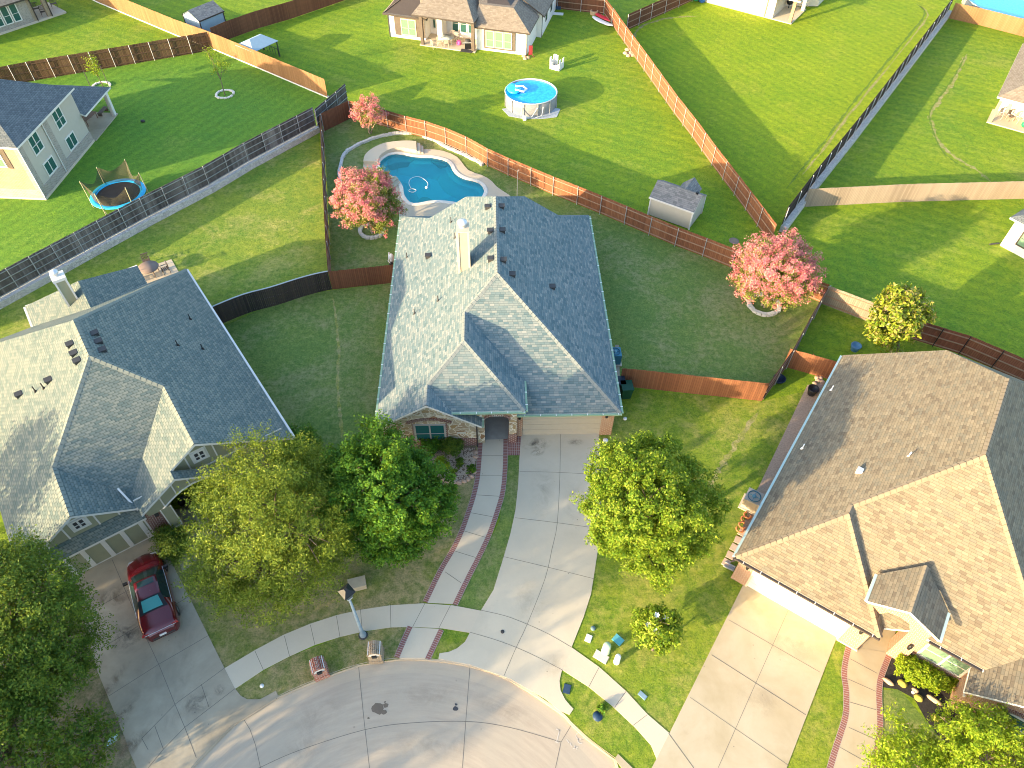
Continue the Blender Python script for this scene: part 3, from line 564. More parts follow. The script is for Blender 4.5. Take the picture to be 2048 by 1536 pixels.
for k, (x0, zt) in enumerate(((835, .29), (841, .17))):
    mb = MB(); q = px((x0, 290.5 + k * 3), (x0 + 6, 292 + k * 3), (x0 + 6, 309), (x0, 308)); mb.prism([(p.x, p.y) for p in q[::-1]], .04, zt, 0); to_local(mb.build('step', 'deck'), pool_o)
for k, (q, zt) in enumerate(((((775, 368), (791, 357), (797, 362), (781, 374)), .30), (((781, 374), (797, 362), (801, 367), (786, 380)), .19))):
    mb = MB(); w = px(*q); mb.prism([(p.x, p.y) for p in w], .04, zt, 0); to_local(mb.build('step', 'deck'), pool_o)
for k, (q, zz) in enumerate(((((836, 402), (846, 394), (858, 396), (868, 404), (858, 412), (840, 412)), -.30), (((868, 317), (880, 321), (894, 328), (890, 333), (876, 330), (862, 322)), -.28), (((775, 322), (790, 314), (815, 314), (828, 318), (818, 324), (795, 325), (778, 330)), -.30))):
    mb = MB(); w = smooth_path(px(*q, z=zz), 3, True); area = sum(w[i].x * w[(i + 1) % len(w)].y - w[(i + 1) % len(w)].x * w[i].y for i in range(len(w)))
    if area < 0: w = w[::-1]
    mb.prism([(p.x, p.y) for p in w], -1.3, zz, 0); to_local(mb.build('ledge', gloss('ledge_plaster', (.42, .55, .50), .6)), pool_o)
t = thing('pool_hose', 'white curved cleaner hose with coil floating in the blue pool', 'hose', G(830, 378, WZ)); L0 = Vector(t.location)
mb = MB(); hz = WZ + .0
hp = smooth_path(px((822, 376), (818, 368), (820, 359), (829, 354), (840, 354), (850, 360), (856, 367), (854, 373), z=hz), 4)
mb.tube([p - L0 for p in hp], .022, 6); c_ = G(825, 381, hz); mb.tube([Vector((c_.x + .32 * math.cos(a * .5), c_.y + .25 * math.sin(a * .5), hz)) - L0 for a in range(14)], .022, 6); mb.build('hose', 'white', t)
mb = MB(); c_ = G(853, 375, hz) - L0; mb.lathe([(0, .08), (.1, .07), (.14, 0), (.1, -.06), (0, -.07)], c_, 10); mb.build('float', 'white', t)

def border(name, label, cat, pts, w, h, m, group=None, dark=False):
    """low border of individual blocks laid on a path"""
    t = thing(name, label, cat, pts[0], 0, group); L0 = Vector(pts[0]); acc = 0; mb = MB(); step = .34
    tot = 0; seg = []
    for a, b in zip(pts, pts[1:]):
        d = b - a; L = d.length; dn = d.normalized(); s_ = 0
        while acc + (L - s_) >= step:
            s_ += step - acc; acc = 0; c = a + dn * (s_ - step / 2) - L0; j = random.uniform(.9, 1.08); side = Vector((-dn.y, dn.x, 0))
            c = c + side * random.uniform(-.03, .03)
            mb.obox((c.x, c.y, h * j / 2), dn * step * .46, side * w / 2 * j, (0, 0, h * j / 2))
        acc += L - s_
    mb.build('block', m, t); return t
edge = smooth_path(px((684, 375), (681.5, 361.7), (678.8, 346), (681, 333), (686.5, 315), (694, 305), (712, 293), (729.7, 285), (749.6, 277.6), (771.7, 272), (793.9, 268.7), (816, 268), (836, 268.7), (854.7, 277.6), (870.8, 283), (891.7, 295.4), (912.5, 304), (928, 311), (941.7, 318), (954, 324), (966, 332)), 5)
border('stone_border', 'curved low border of white stone blocks round the pool lawn', 'stone border', edge, .26, .22, plain('pale_limestone_block', (.55, .52, .48), .85, .2, 6))

def worn(name, pts, w, z, m, jag=.8):
    """ragged narrow strip of bare or trodden ground"""
    P = smooth_path(px(*pts), 8); mb = MB(); L, R_ = [], []
    for i, p in enumerate(P):
        d = (P[min(i + 1, len(P) - 1)] - P[max(i - 1, 0)]).normalized(); n = Vector((-d.y, d.x, 0)); a, b = random.uniform(1 - jag, 1 + jag), random.uniform(1 - jag, 1 + jag); e = min(1, i / 4, (len(P) - 1 - i) / 4) + .05
        L.append(p + n * w * .5 * a * e); R_.append(p - n * w * .5 * b * e)
    for i in range(len(P) - 1): mb.face([(q.x, q.y, z) for q in (R_[i], R_[i + 1], L[i + 1], L[i])], 0)
    mb.build(name, m, kind='structure')
MT['worn'] = lawn('worn_grass', (.30, .31, .06), (.36, .34, .09), (.44, .36, .20), .8, .9)
MT['worn_dark'] = lawn('rut_grass', (.13, .22, .02), (.17, .25, .03), (.26, .26, .08), .5, .9)
worn('worn_track', [(1830, 6), (1848, 20), (1846, 36), (1820, 68), (1790, 105), (1740, 165), (1700, 215), (1640, 295), (1600, 342), (1572, 378)], .22, .008, 'worn_dark')
worn('worn_track', [(1838, 10), (1854, 24), (1850, 42), (1795, 112), (1706, 220), (1646, 300), (1604, 350)], .2, .008, 'worn')
worn('worn_track', [(1934, 108), (1922, 130), (1905, 165), (1880, 200), (1861, 230), (1868, 262), (1884, 292), (1912, 316), (1950, 338), (1982, 364)], .35, .008, 'worn')
worn('worn_track', [(1930, 112), (1912, 146), (1885, 186), (1860, 222), (1862, 250), (1880, 296), (1908, 322), (1945, 344)], .16, .012, 'worn_dark')
worn('worn_track', [(1404, 1004), (1426, 960), (1448, 925), (1478, 880), (1518, 822)], .28, .008, 'worn')
worn('worn_track', [(1262, 86), (1275, 60), (1300, 46), (1340, 36), (1400, 32)], .3, .008, 'worn')
for q, w_ in (([(665, 590), (672, 640), (678, 700), (676, 760), (680, 830), (684, 880)], .18), ([(590, 880), (640, 900), (700, 905)], .3)): worn('worn_track', q, w_, .008, 'worn')

def smudge(name, x, y, rx, ry, rot, z, m):
    """fading stain: the first UV channel runs from the middle (0) to the rim (1)"""
    c = G(x, y, z); mb = MB(); n = 18; uv = []; ca_, sa_ = math.cos(rot), math.sin(rot)
    P = [Vector((c.x + (rx * ca_ * math.cos(a) - ry * sa_ * math.sin(a)), c.y + (rx * sa_ * math.cos(a) + ry * ca_ * math.sin(a)), z)) for a in np.linspace(0, 2 * math.pi, n + 1)[:-1]]
    for k in range(n): mb.face([c, P[k], P[(k + 1) % n]]); uv += [0, 0, 1, 0, 1, 0]
    o = mb.build(name, m, kind='structure'); o.data.uv_layers[0].data.foreach_set('uv', uv); return o
soot = stain('soot_stain', (.10, .095, .085), .9, 1.6); brown = stain('brown_stain', (.20, .15, .10), .9, 1.2); tyre = stain('tyre_dirt', (.20, .175, .145), .24, .9)
zc = CZ + .008
for x, y, a, b, r in ((1072, 888, 1.1, .55, .1), (1150, 884, .6, .3, 0), (1075, 905, .5, .3, .3)): smudge('soot_mark', x, y, a, b, r, zc, soot)
for x, y, a, b, r, m in ((208, 1390, .35, 2.0, -.35, brown), (232, 1450, .45, 1.8, -.35, brown), (262, 1490, 1.1, .5, .7, brown), (395, 1405, .8, .6, 0, soot), (290, 1195, 1.6, 1.0, .5, tyre), (255, 1270, 1.2, 1.0, .5, soot), (345, 1225, .9, .6, .6, soot), (220, 1200, 1.3, .9, .5, brown), (440, 1380, .4, .3, 0, soot), (340, 1440, 1.0, .4, .7, tyre)): smudge('driveway_stain', x, y, a, b, r, zc, m)
for x, y, a, b, r in ((1085, 980, .8, 2.6, -.05), (1150, 1010, .8, 2.2, -.1), (1060, 1200, 1.2, 1.4, 0), (1110, 1330, 1.1, .8, 0), (1590, 1290, 1.5, 1.2, .3), (1520, 1400, 1.3, 1.0, .2)): smudge('driveway_stain', x, y, a, b, r, zc, tyre)
for x, y, a, b, r in ((640, 1430, 2.0, .8, .3), (850, 1390, 2.4, .7, 0), (1010, 1420, 2.0, .7, -.4), (860, 1490, 2.6, .9, 0), (600, 1500, 1.6, 1.0, .5)): smudge('tyre_stain', x, y, a, b, r, -.122 + .002, tyre)

# ================================================================ FENCES
def fence(name, label, pts, h, m, post='metal', side=1, rails=3, post_w=.06, spacing=2.4, wall=None, wall_m='white_stone', wall_t=.3, posts_px=None, cap=False, rail_m=None, group=None, show_posts=True, jitter=.03):
    """a run of board fence: boards as one panel, each rail and each post a mesh of its own, optional stone base"""
    pts = [Vector((p[0], p[1], 0)) for p in pts]; L0 = pts[0].copy(); t = thing(name, label, 'fence', L0, 0, group); z0 = wall or 0
    mb = MB(); uvoff = 0
    for a, b in zip(pts, pts[1:]):
        d = b - a; L = d.length; dn = d.normalized(); nrm = Vector((-dn.y, dn.x, 0)) * side; n = max(1, round(L / .14)); w = L / n
        for k in range(n):
            c = a + dn * (k + .5) * w - L0; hh = h + random.uniform(-jitter, jitter) * .5; th = .018
            c = c - nrm * (.02 + random.uniform(0, .006))
            mb.obox((c.x, c.y, z0 + .03 + hh / 2), dn * w * .485, Vector((nrm.x, nrm.y, 0)) * th / 2, (0, 0, hh / 2))
    mb.build('boards', m, t)
    for r in range(rails):
        zr = z0 + h * ((.12, .5, .88) if rails == 3 else (.1, .9) if rails == 2 else (.06, .35, .64, .93))[r]; q = MB()
        for a, b in zip(pts, pts[1:]):
            dn = (b - a).normalized(); nrm = Vector((-dn.y, dn.x, 0)) * side; off = nrm * .022 - L0; q.bar(a + off + Vector((0, 0, zr)), b + off + Vector((0, 0, zr)), .04, .05 if rail_m == 'metal' else .085)
        q.build('rail', rail_m or m, t)
    if cap:
        q = MB()
        for a, b in zip(pts, pts[1:]): q.bar(a - L0 + Vector((0, 0, z0 + h + .05)), b - L0 + Vector((0, 0, z0 + h + .05)), .1, .03)
        q.build('cap', rail_m or m, t)
    if wall:
        q = MB()
        for a, b in zip(pts, pts[1:]):
            dn = (b - a).normalized(); nrm = Vector((-dn.y, dn.x, 0)) * side
            c = (a + b) / 2 - L0 + nrm * (wall_t / 2 - .05); q.obox((c.x, c.y, wall / 2), (b - a) / 2, nrm * wall_t / 2, (0, 0, wall / 2))
        q.build('base_wall', wall_m, t)
    if show_posts:
        q = MB(); q.lathe([(post_w / 2, -.0), (post_w / 2, h + .04), (post_w / 4, h + .07), (0, h + .07)], (0, 0, 0), 8); proto = None
        for a, b in zip(pts, pts[1:]):
            dn = (b - a).normalized(); nrm = Vector((-dn.y, dn.x, 0)) * side; L = (b - a).length; n = max(1, round(L / spacing))
            for k in range(n):
                c = a + dn * (k / n) * L - L0 + nrm * .075; c.z = z0
                if proto is None: proto = q.build('post', post, t); proto.location = c
                else: o = proto.copy(); COL.objects.link(o); o.parent = t; o.location = c
    return t
BL = px(*b_line)
fence('back_fence', 'long orange-brown board fence with steel posts behind the pool and middle house', [BL[0]] + BL[1:], 1.78, 'f_orange', 'metal', -1, rail_m='rail_wood')
fence('side_fence', 'brown fence seen edge-on between the pool yard and the left lawn', px((647, 264), (650, 330), (655, 430), (660, 520), (665, 578)), 1.78, 'f_brown', 'metal', 1, rail_m='rail_wood')
fence('corner_fence', 'short dark brown fence with plain boards in the corner behind the pink tree', px((648, 263), (703, 236)), 1.8, 'f_brown', 'metal', 1, show_posts=False)
fence('curved_fence', 'curved black weathered fence between left and middle house', smooth_path(px((430, 655), (448, 646), (500, 625), (552, 611), (604, 594), (640, 584), (664, 579)), 3), 1.75, 'f_dark', 'f_dark', 1, cap=True, rail_m='metal', show_posts=False)
fence('gate_fence', 'brown board fence with black gate hinges joining the left wall of the middle house', px((665, 579), (700, 575), (792, 565)), 1.75, 'f_brown', 'f_brown', 1, show_posts=False)
EL = px(*e_line[::-1])
fence('grey_fence', 'long silvery fence with steel frame on a white stone wall at upper left', EL, 1.85, 'f_grey', 'metal', -1, rail_m='metal', wall=.55, wall_t=.45, rails=4, spacing=2.0)
fence('short_grey_fence', 'end piece of silvery fence past the pool corner', px((637, 261), (697, 208)), 2.1, 'f_grey', 'metal', -1, rail_m='metal', wall=None, rails=4, spacing=2.0)
fence('cedar_fence', 'light cedar fence on a white kerb from the top edge to the striped lawn corner', px((100, -42), (195, 5), (362, 75), (425, 98), (520, 138), (656, 196)), 1.85, 'f_cedar', 'f_cedar', 1, wall=.12, wall_m='trim', wall_t=.25, show_posts=False)
fence('dark_post_fence', 'dark brown fence with thin white steel posts behind the two-storey house', px((-160, 205), (0, 176), (70, 161.5), (385, 108), (425, 100)), 1.95, 'f_black', 'metal_pale', -1, rail_m='rail_dark', spacing=2.0)
fence('brown_fence', 'brown fence between the blue-walled shed and the gazebo', px((430, 91), (458, 78.5), (520, 56), (580, 38.7), (692, 0), (760, -25)), 1.9, 'f_brown', 'f_brown', 1, show_posts=False)
fence('orange_fence', 'long bright orange fence with steel posts between the two big top lawns', px(*i_line), 1.85, 'f_orange', 'metal', -1, rail_m='rail_wood')
fence('brown_fence', 'brown fence behind the paddle boards at the white house', px((1085, 12), (1115, 18), (1208, 29), (1222, 48)), 1.8, 'f_brown', 'metal', -1, rail_m='rail_wood')
fence('brown_fence', 'brown steel-post fence going from the orange fence to the top edge', px((1252, 62), (1300, 40), (1383, 3), (1440, -24)), 1.85, 'f_brown', 'metal', -1, rail_m='rail_wood')
fence('diagonal_fence', 'thin black fence on a white retaining wall crossing the upper right', px((1559, 463), (1608, 398), (1623, 378), (1700, 282), (1800, 152), (1893, 30)), 1.75, 'f_dark', 'metal_pale', -1, wall=.6, wall_t=.5, rail_m='rail_dark')
fence('tan_fence', 'pale tan fence facing the camera at upper right', px((1604, 414), (1800, 404), (2048, 397.5), (2250, 392)), 1.8, 'f_tan', 'f_tan', 1, show_posts=False)
fence('tan_fence', 'brown fence in front of the round pool at the top right corner', px((1897, 37), (1960, 51), (2048, 74), (2200, 116)), 1.8, 'f_cedar', 'f_cedar', 1, show_posts=False)
fence('weathered_fence', 'two-tone fence behind the magnolia and the tan-roofed house', px((1642, 608), (1746, 648), (1813, 676)), 1.75, 'f_tan', 'metal', -1, rail_m='rail_wood', spacing=2.6)
fence('red_brown_fence', 'red-brown fence with black posts beyond the tan-roofed house', px((1813, 676), (1917, 708), (2048, 765), (2250, 850)), 1.75, 'f_red', 'black', -1, rail_m='rail_wood', spacing=2.2)
fence('side_fence', 'brown fence seen edge-on right of the middle house yard', px((1643, 607), (1606, 670), (1570, 737), (1524, 802)), 1.78, 'f_brown', 'metal', 1, rail_m='rail_wood')
fence('gate_fence', 'orange board fence joining the middle house to the right side fence', px((1238, 772), (1263, 774), (1390, 788), (1523, 802)), 1.78, 'f_orange', 'f_orange', 1, show_posts=False)
fence('gate_fence', 'short orange fence joining the tan-roofed house', px((1566, 733), (1610, 745), (1670, 762)), 1.75, 'f_orange', 'f_orange', 1)

# ================================================================ HOUSES
def P3(*a): return Vector(a)
class House:
    def __init__(s, name, label, ox, oy, deg, cat='house'):
        s.t = thing(name, label, cat, (ox, oy, 0), math.radians(deg)); s.org = Vector((ox, oy, 0)); s.a = math.radians(deg)
    def loc(s, w):
        d = Vector(w) - s.org; c, n = math.cos(s.a), math.sin(s.a); return Vector((d.x * c + d.y * n, -d.x * n + d.y * c, d.z))
    def roof(s, faces, m, fascia='trim', drop=.16, name='roof'):
        """roof planes with an under side and a fascia along every open edge"""
        mb = MB(); E_ = {}
        key = lambda p: (round(p[0], 2), round(p[1], 2), round(p[2], 2))
        for f in faces:
            f = [Vector(p) for p in f]; nrm = (f[1] - f[0]).cross(f[2] - f[0])
            if nrm.z < 0: f = f[::-1]
            mb.face(f, 0); mb.face([p - Vector((0, 0, drop)) for p in f[::-1]], 1)
            for i in range(len(f)):
                a, b = f[i], f[(i + 1) % len(f)]; k = (key(a), key(b)); r = (k[1], k[0])
                if r in E_: del E_[r]
                else: E_[k] = (a, b)
        for a, b in E_.values(): mb.face([a - Vector((0, 0, drop)), b - Vector((0, 0, drop)), b, a], 1)
        o = mb.build(name, [m, fascia], s.t); return o
    def ridge(s, segs, m, roof, w=.17):
        mb = MB()
        for a, b in segs:
            a, b = Vector(a), Vector(b); L = (b - a).length; n = max(1, int(L / .3)); d = (b - a) / n; sd = d.cross(Vector((0, 0, 1))).normalized()
            for k in range(n):
                p = a + d * k; q = a + d * (k + .93); z1, z2 = .035, .05
                for sg in (-1, 1): 
                    f = [p + Vector((0, 0, z1)), q + Vector((0, 0, z2)), q + sd * sg * w + Vector((0, 0, z2 - w * .6)), p + sd * sg * w + Vector((0, 0, z1 - w * .6))]
                    mb.face(f if sg < 0 else f[::-1], 0)
        return mb.build('ridge_cap', m, roof)
    def part(s, name, mb, m, parent=None): return mb.build(name, m, parent or s.t)
    def window(s, o, ax, w, h, m_f='trim', m_g='glass', mull=1, rail=True, name='window', depth=.05):
        """frame, mullions and panes; o = lower left corner on the wall, ax = unit vector along the wall (outside is to its right)"""
        o, ax = Vector(o), Vector(ax); nrm = Vector((ax.y, -ax.x, 0)); t = .07; mb = MB(); Zv = Vector((0, 0, 1))
        def b(u0, u1, z0, z1, d0, d1): 
            c = o + ax * (u0 + u1) / 2 + Zv * (z0 + z1) / 2 + nrm * (d0 + d1) / 2; mb.obox(c, ax * (u1 - u0) / 2, nrm * (d1 - d0) / 2, Zv * (z1 - z0) / 2)
        b(-.04, t, -.04, h + .04, -.05, depth); b(w - t, w + .04, -.04, h + .04, -.05, depth); b(t, w - t, -.04, t, -.05, depth); b(t, w - t, h - t, h + .04, -.05, depth)
        for k in range(1, mull + 1): x = w * k / (mull + 1); b(x - .045, x + .045, t, h - t, -.05, depth - .005)
        wn = mb.build(name, m_f, s.t)
        if rail: q = MB(); c = o + ax * w / 2 + Zv * h * .45 + nrm * (depth - .02); q.obox(c, ax * (w / 2 - t), nrm * .015, Zv * .02); q.build('glazing_bar', m_f, wn)
        q = MB(); c = o + ax * w / 2 + Zv * h / 2 + nrm * .012; q.obox(c, ax * (w / 2 - t * .9), nrm * .008, Zv * (h / 2 - t * .9)); q.build('pane', m_g, wn)
        return wn
    def gutter(s, segs, m, r=.065, brackets=True):
        for a, b in segs:
            a, b = Vector(a), Vector(b); d = (b - a).normalized(); n = Vector((d.y, -d.x, 0)); mb = MB(); c = (a + b) / 2 + n * .07 - Vector((0, 0, .06))
            mb.obox(c, d * (b - a).length / 2, n * .06, (0, 0, .055)); g = mb.build('gutter', m, s.t)
            if brackets:
                q = MB(); L = (b - a).length; k = .5
                while k < L: p = a + d * k + n * .07; q.obox(p, d * .02, n * .075, (0, 0, .012)); k += .95
                q.build('bracket', 'white', g)
    def vent(s, p, kind, m='dark'):
        p = Vector(p); mb = MB()
        if kind == 'box': mb.box(p.x - .16, p.x + .16, p.y - .16, p.y + .16, p.z - .12, p.z + .13); mb.box(p.x - .2, p.x + .2, p.y - .2, p.y + .2, p.z + .13, p.z + .17); return mb.build('roof_vent', m, s.t)
        mb.lathe([(.11, -.1), (.07, .06), (.035, .1), (.035, .42), (0, .42)], p, 10); return mb.build('vent_pipe', m, s.t)
    def lamp(s, p, n=(0, -1, 0)):
        p, n = Vector(p), Vector(n); mb = MB(); c = p + n * .16; mb.bar(p, c, .04); mb.lathe([(0, .24), (.1, .14), (.11, .1), (.08, -.14), (.03, -.18), (0, -.18)], c, 8, 0, False); return mb.build('wall_lamp', 'black', s.t)

# ---- middle house
C = House('middle_house', 'one-storey house with grey shingle roof, stone gable and pale green gutters in the middle', -8.06, 25.80, 2.4)
pt = .655; ze = 2.6; zr = lambda u: ze + pt * u
A = (0, 20.65, ze); RB = (7.385, 16.16, 7.44); RF = (7.385, 8.055, 7.44); R2b = (5.34, 6.0, 6.10); R2f = (5.34, 3.55, 6.10); R3b = (3.16, 1.37, 4.67); R3f = (3.16, -.22, 4.67)
B1 = (5.25, 18.2, 6.04); B2 = (2.42, 18.2, 4.18); Br = (14.77, 20.62, ze); B1r = (9.52, 18.2, 6.04); B2r = (12.35, 18.2, 4.18)
faces = [[(0, -.22, ze), R3f, R3b, R2f, R2b, RF, RB, B1, B2, A],
         [(14.77, .67, ze), Br, B2r, B1r, RB, RF],
         [RF, R2b, (8.93, 2.41, 3.75), (6.27, .67, 2.6), (14.77, .67, ze)],
         [R2b, R2f, (8.88, .01, 3.78), (8.93, 2.41, 3.75)],
         [R2f, R3b, (4.56, .01, 3.76), (8.88, .01, 3.78)],
         [R3b, R3f, (6.30, -.22, 2.61), (6.30, .66, 2.61), (4.56, .01 + .9, 3.75)],
         [A, B2, B2r, Br], [B1, RB, B1r]]
rf = C.roof(faces, 'r_grey')
C.ridge([(RB, RF), (RF, R2b), (R2b, R2f), (R2f, R3b), (R3b, R3f), (RF, (14.77, .67, ze)), (R2f, (8.88, .01, 3.78))], plain('ridge_shingle', (.20, .225, .22), .9), rf)
mb = MB(); mb.prism([(.35, 1.1), (5.98, 1.1), (5.98, 4.2), (8.42, 4.2), (8.42, 1.1), (14.45, 1.1), (14.45, 20.3), (.35, 20.3)], 0, 2.62, 0); mb.prism([(2.6, 17.5), (12.2, 17.5), (12.2, 18.05), (2.6, 18.05)], 2.6, 4.0, 0)
mb.face([(2.45, 18.18, 4.0), (12.3, 18.18, 4.0), (9.5, 18.18, 5.85), (5.3, 18.18, 5.85)][::-1], 0); C.part('wall', mb, 'brick_orange')
def gable_wall(v0, v1, prof, z0=0):
    """solid wall with a gable profile: list of (u, z)"""
    mb = MB(); n = len(prof); mb.face([(u, v0, z) for u, z in prof], 0); mb.face([(u, v1, z) for u, z in reversed(prof)], 0)
    for i in range(n): a, b = prof[i], prof[(i + 1) % n]; mb.face([(a[0], v0, a[1]), (a[0], v1, a[1]), (b[0], v1, b[1]), (b[0], v0, b[1])], 0)
    return mb
C.part('stone_gable', gable_wall(.3, 1.09, [(.3, .78), (5.93, .78), (5.93, 2.62), (3.16, 4.42), (.3, 2.60)]), 'flag')
mb = MB(); mb.box(.28, 5.95, .28, 1.08, 0, .7); mb.box(.25, 5.98, .24, 1.1, .7, .79); C.part('brick_base', mb, 'brick_dark')
mb = MB()                                                           # soldier course arch over the window
for k in range(34):
    a = math.pi * (.36 + .28 * k / 33); r = 3.0; cu, cz = 3.13, -.36
    p = Vector((cu - (r + .11) * math.cos(a), .285, cz + (r + .11) * math.sin(a))); d = Vector((-math.cos(a), 0, math.sin(a))); q = Vector((math.sin(a), 0, math.cos(a)))
    mb.obox(p, d * .12, q * .031, (0, .03, 0))
for u in (2.12, 4.14): mb.box(u - .06, u + .06, .27, .31, .62, 2.35)
C.part('brick_trim', mb, 'brick_dark')
C.window((2.2, .3, .62), (1, 0, 0), 1.85, 1.62, 'trim_grey', 'glass_teal', 1)
mb = MB(); mb.box(4.75, 5.3, .27, .3, 1.28, 1.42); C.part('number_plate', mb, plain('pale_plaque', (.55, .52, .46), .7, .1, 12, fine=80))
# porch front with arched opening
mb = MB(); ar = [(6.45 + 1.5 * (1 - math.cos(math.pi * k / 10)) / 2, 2.35 + .42 * math.sin(math.pi * k / 10)) for k in range(11)]
prof = [(5.98, 0), (6.2, 0), (6.45, 0)] + ar + [(7.95, 0), (8.42, 0), (8.42, 3.5), (5.98, 3.5)]
mb = MB(); mb.face([(u, .48, z) for u, z in prof]); mb.face([(u, .85, z) for u, z in reversed(prof)])
for i in range(len(prof)): a, b = prof[i], prof[(i + 1) % len(prof)]; mb.face([(a[0], .48, a[1]), (a[0], .85, a[1]), (b[0], .85, b[1]), (b[0], .48, b[1])])
C.part('porch_arch', mb, 'flag')
mb = MB(); mb.box(7.93, 8.44, .45, .87, 0, .85)
for k in range(22): 
    a = math.pi * k / 21; mb.obox((7.2 - .8 * math.cos(a), .46, 2.38 + .48 * math.sin(a)), (.03, 0, 0), (0, .03, 0), (0, 0, .1))
C.part('brick_trim', mb, 'brick_dark')
mb = MB(); mb.box(8.44, 8.80, .95, 1.25, 0, 2.6); mb.box(13.72, 14.47, .95, 1.25, 0, 2.6); mb.box(8.8, 13.72, 1.0, 1.2, 2.2, 2.6); C.part('brick_pier', mb, 'brick_orange')
def garage(H, u0, u1, v, h, m, rows=4, cols=0, proud=0):
    mb = MB(); dz = h / rows
    for r in range(rows): mb.box(u0, u1, v, v + .06, r * dz + .012, (r + 1) * dz - .012); mb.box(u0, u1, v + .015, v + .07, r * dz, (r + 1) * dz)
    return H.part('garage_door', mb, m)
garage(C, 8.82, 13.72, 1.04, 2.2, 'door_cream', 4)
C.lamp((13.95, .95, 2.15)); C.lamp((8.6, .95, 2.15))
C.gutter([((0, 20.6, ze), (0, -.2, ze)), ((6.4, .0, 3.76), (8.9, .0, 3.76)), ((4.56, .0, 3.76), (6.4, .0, 3.76)), ((8.9, 0, 3.76), (8.9, 2.35, 3.76)), ((8.4, .66, ze), (14.8, .66, ze)), ((14.78, .66, ze), (14.78, 20.5, ze)), ((6.31, -.2, 2.6), (6.31, .6, 2.6))], 'gutter_green')
mb = MB(); mb.bar((5.98, .22, 0), (5.98, .22, 2.45), .09, .07); C.part('downpipe', mb, 'gutter_dark')
ch = MB(); ch.box(4.88, 5.62, 10.0, 11.1, 5.2, 9.05); chm = C.part('chimney', ch, plain('cream_chimney_siding', (.36, .32, .25), .7, .06))
q = MB(); q.box(4.83, 5.0, 9.96, 10.04, 5.3, 9.05); q.box(5.54, 5.66, 9.96, 10.04, 5.3, 9.05); q.box(4.84, 5.66, 9.96, 11.14, 9.05, 9.13); q.build('chimney_trim', plain('cream_trim', (.48, .43, .34), .7), chm)
q = MB(); q.lathe([(.2, 9.12), (.2, 9.35), (.3, 9.37), (.32, 9.42), (.3, 9.55), (.12, 9.62), (0, 9.62)], (5.25, 10.5, 0), 18); q.build('flue_cap', 'metal_pale', chm)
for p in ((6.81, 15.33, 7.12), (6.96, 12.51, 7.22), (6.96, 9.62, 7.22), (2.58, 13.52, 4.35), (7.8, 15.28, 7.18), (7.8, 12.58, 7.2), (7.8, 9.52, 7.2), (8.34, 8.57, 6.81), (11.02, 9.33, 5.06)): C.vent(p, 'box', 'dark')
for p in ((4.18, 16.11, 5.35), (4.52, 14.03, 5.57), (3.52, 8.34, 4.92), (1.91, 8.27, 3.86), (.9, 14.87, 3.2)): C.vent(p, 'pipe', 'dark')

# ---- tan-roofed house on the right
R = House('tan_roofed_house', 'brick house with tan shingle roof and white garage door at lower right', 11.77, 17.64, -34)
rf_ = (7.8, 8.4, 8.372); rb_ = (7.8, 14.4, 8.372); wa_ = (3.75, 3.75, 5.375); wb_ = (3.75, 4.35, 5.375)
faces = [[(0, 0, 2.6), (0, 17.6, 2.6), (4.92, 17.4, 6.24), rb_, rf_, wb_, wa_], [(0, 0, 2.6), wa_, (7.5, 0, 2.6)], [wa_, wb_, (7.5, .6, 2.6), (7.5, 0, 2.6)],
         [wb_, rf_, (15.6, .6, 2.6), (15.15, 1.05, 2.933), (8.6, 1.05, 2.933), (7.5, .6, 2.6)], [rf_, rb_, (10.68, 17.4, 6.24), (15.6, 17.6, 2.6), (15.6, .6, 2.62)], [rb_, (4.92, 17.4, 6.24), (10.68, 17.4, 6.24)]]
rr = R.roof(faces, 'r_tan', 'trim')
R.ridge([(rb_, rf_), (rf_, wb_), (wb_, wa_), (wa_, (0, 0, 2.6)), (rf_, (15.6, .6, 2.6)), (wa_, (7.5, 0, 2.6))], plain('tan_ridge_shingle', (.24, .195, .135), .9), rr)
R.roof([[(11.4, -.3, 2.6), (11.4, 1.0, 2.6), (16.0, 5.6, 6.0), (16.0, -.3, 6.0)], [(16.0, -.3, 6.0), (16.0, 5.6, 6.0), (20.6, 8.6, 2.6), (20.6, -.3, 2.6)]], 'r_tan', 'trim')
eg = R.roof([[(6.13, .45, 4.2), (7.76, .45, 5.08), (7.76, 3.35, 5.08), (6.13, 2.15, 4.2)], [(7.76, .45, 5.08), (9.4, .45, 4.2), (9.4, 2.15, 4.2), (7.76, 3.35, 5.08)]], 'r_tan', 'trim')
R.ridge([((7.76, .45, 5.08), (7.76, 3.3, 5.08))], plain('tan_ridge_shingle2', (.24, .20, .14), .9), eg, .12)
mb = MB(); mb.prism([(.35, .5), (6.6, .5), (6.6, 3.2), (9.0, 3.2), (9.0, 1.46), (11.75, 1.46), (15.3, 1.46), (15.3, 17.2), (.35, 17.2)], 0, 2.62, 0); mb.face([(.4, 17.2, 2.6), (15.2, 17.2, 2.6), (10.6, 17.2, 6.0), (5.0, 17.2, 6.0)][::-1]); R.part('wall', mb, 'brick_orange')
mb = MB(); mb.box(.3, 1.17, .28, .55, 0, 2.5); mb.box(6.2, 7.2, .28, .7, 0, 2.5); mb.box(1.17, 6.2, .4, .5, 2.25, 2.6); R.part('brick_pier', mb, 'brick_orange')
garage(R, 1.2, 6.18, .36, 2.25, 'door_white', 4)
mb = MB(); mb.box(1.12, 1.22, .26, .36, 0, 2.3); mb.box(6.16, 6.26, .26, .36, 0, 2.3); mb.box(6.2, 7.25, .2, .28, .0, .12); R.part('door_trim', mb, plain('cream_stone_trim', (.60, .52, .40), .8))
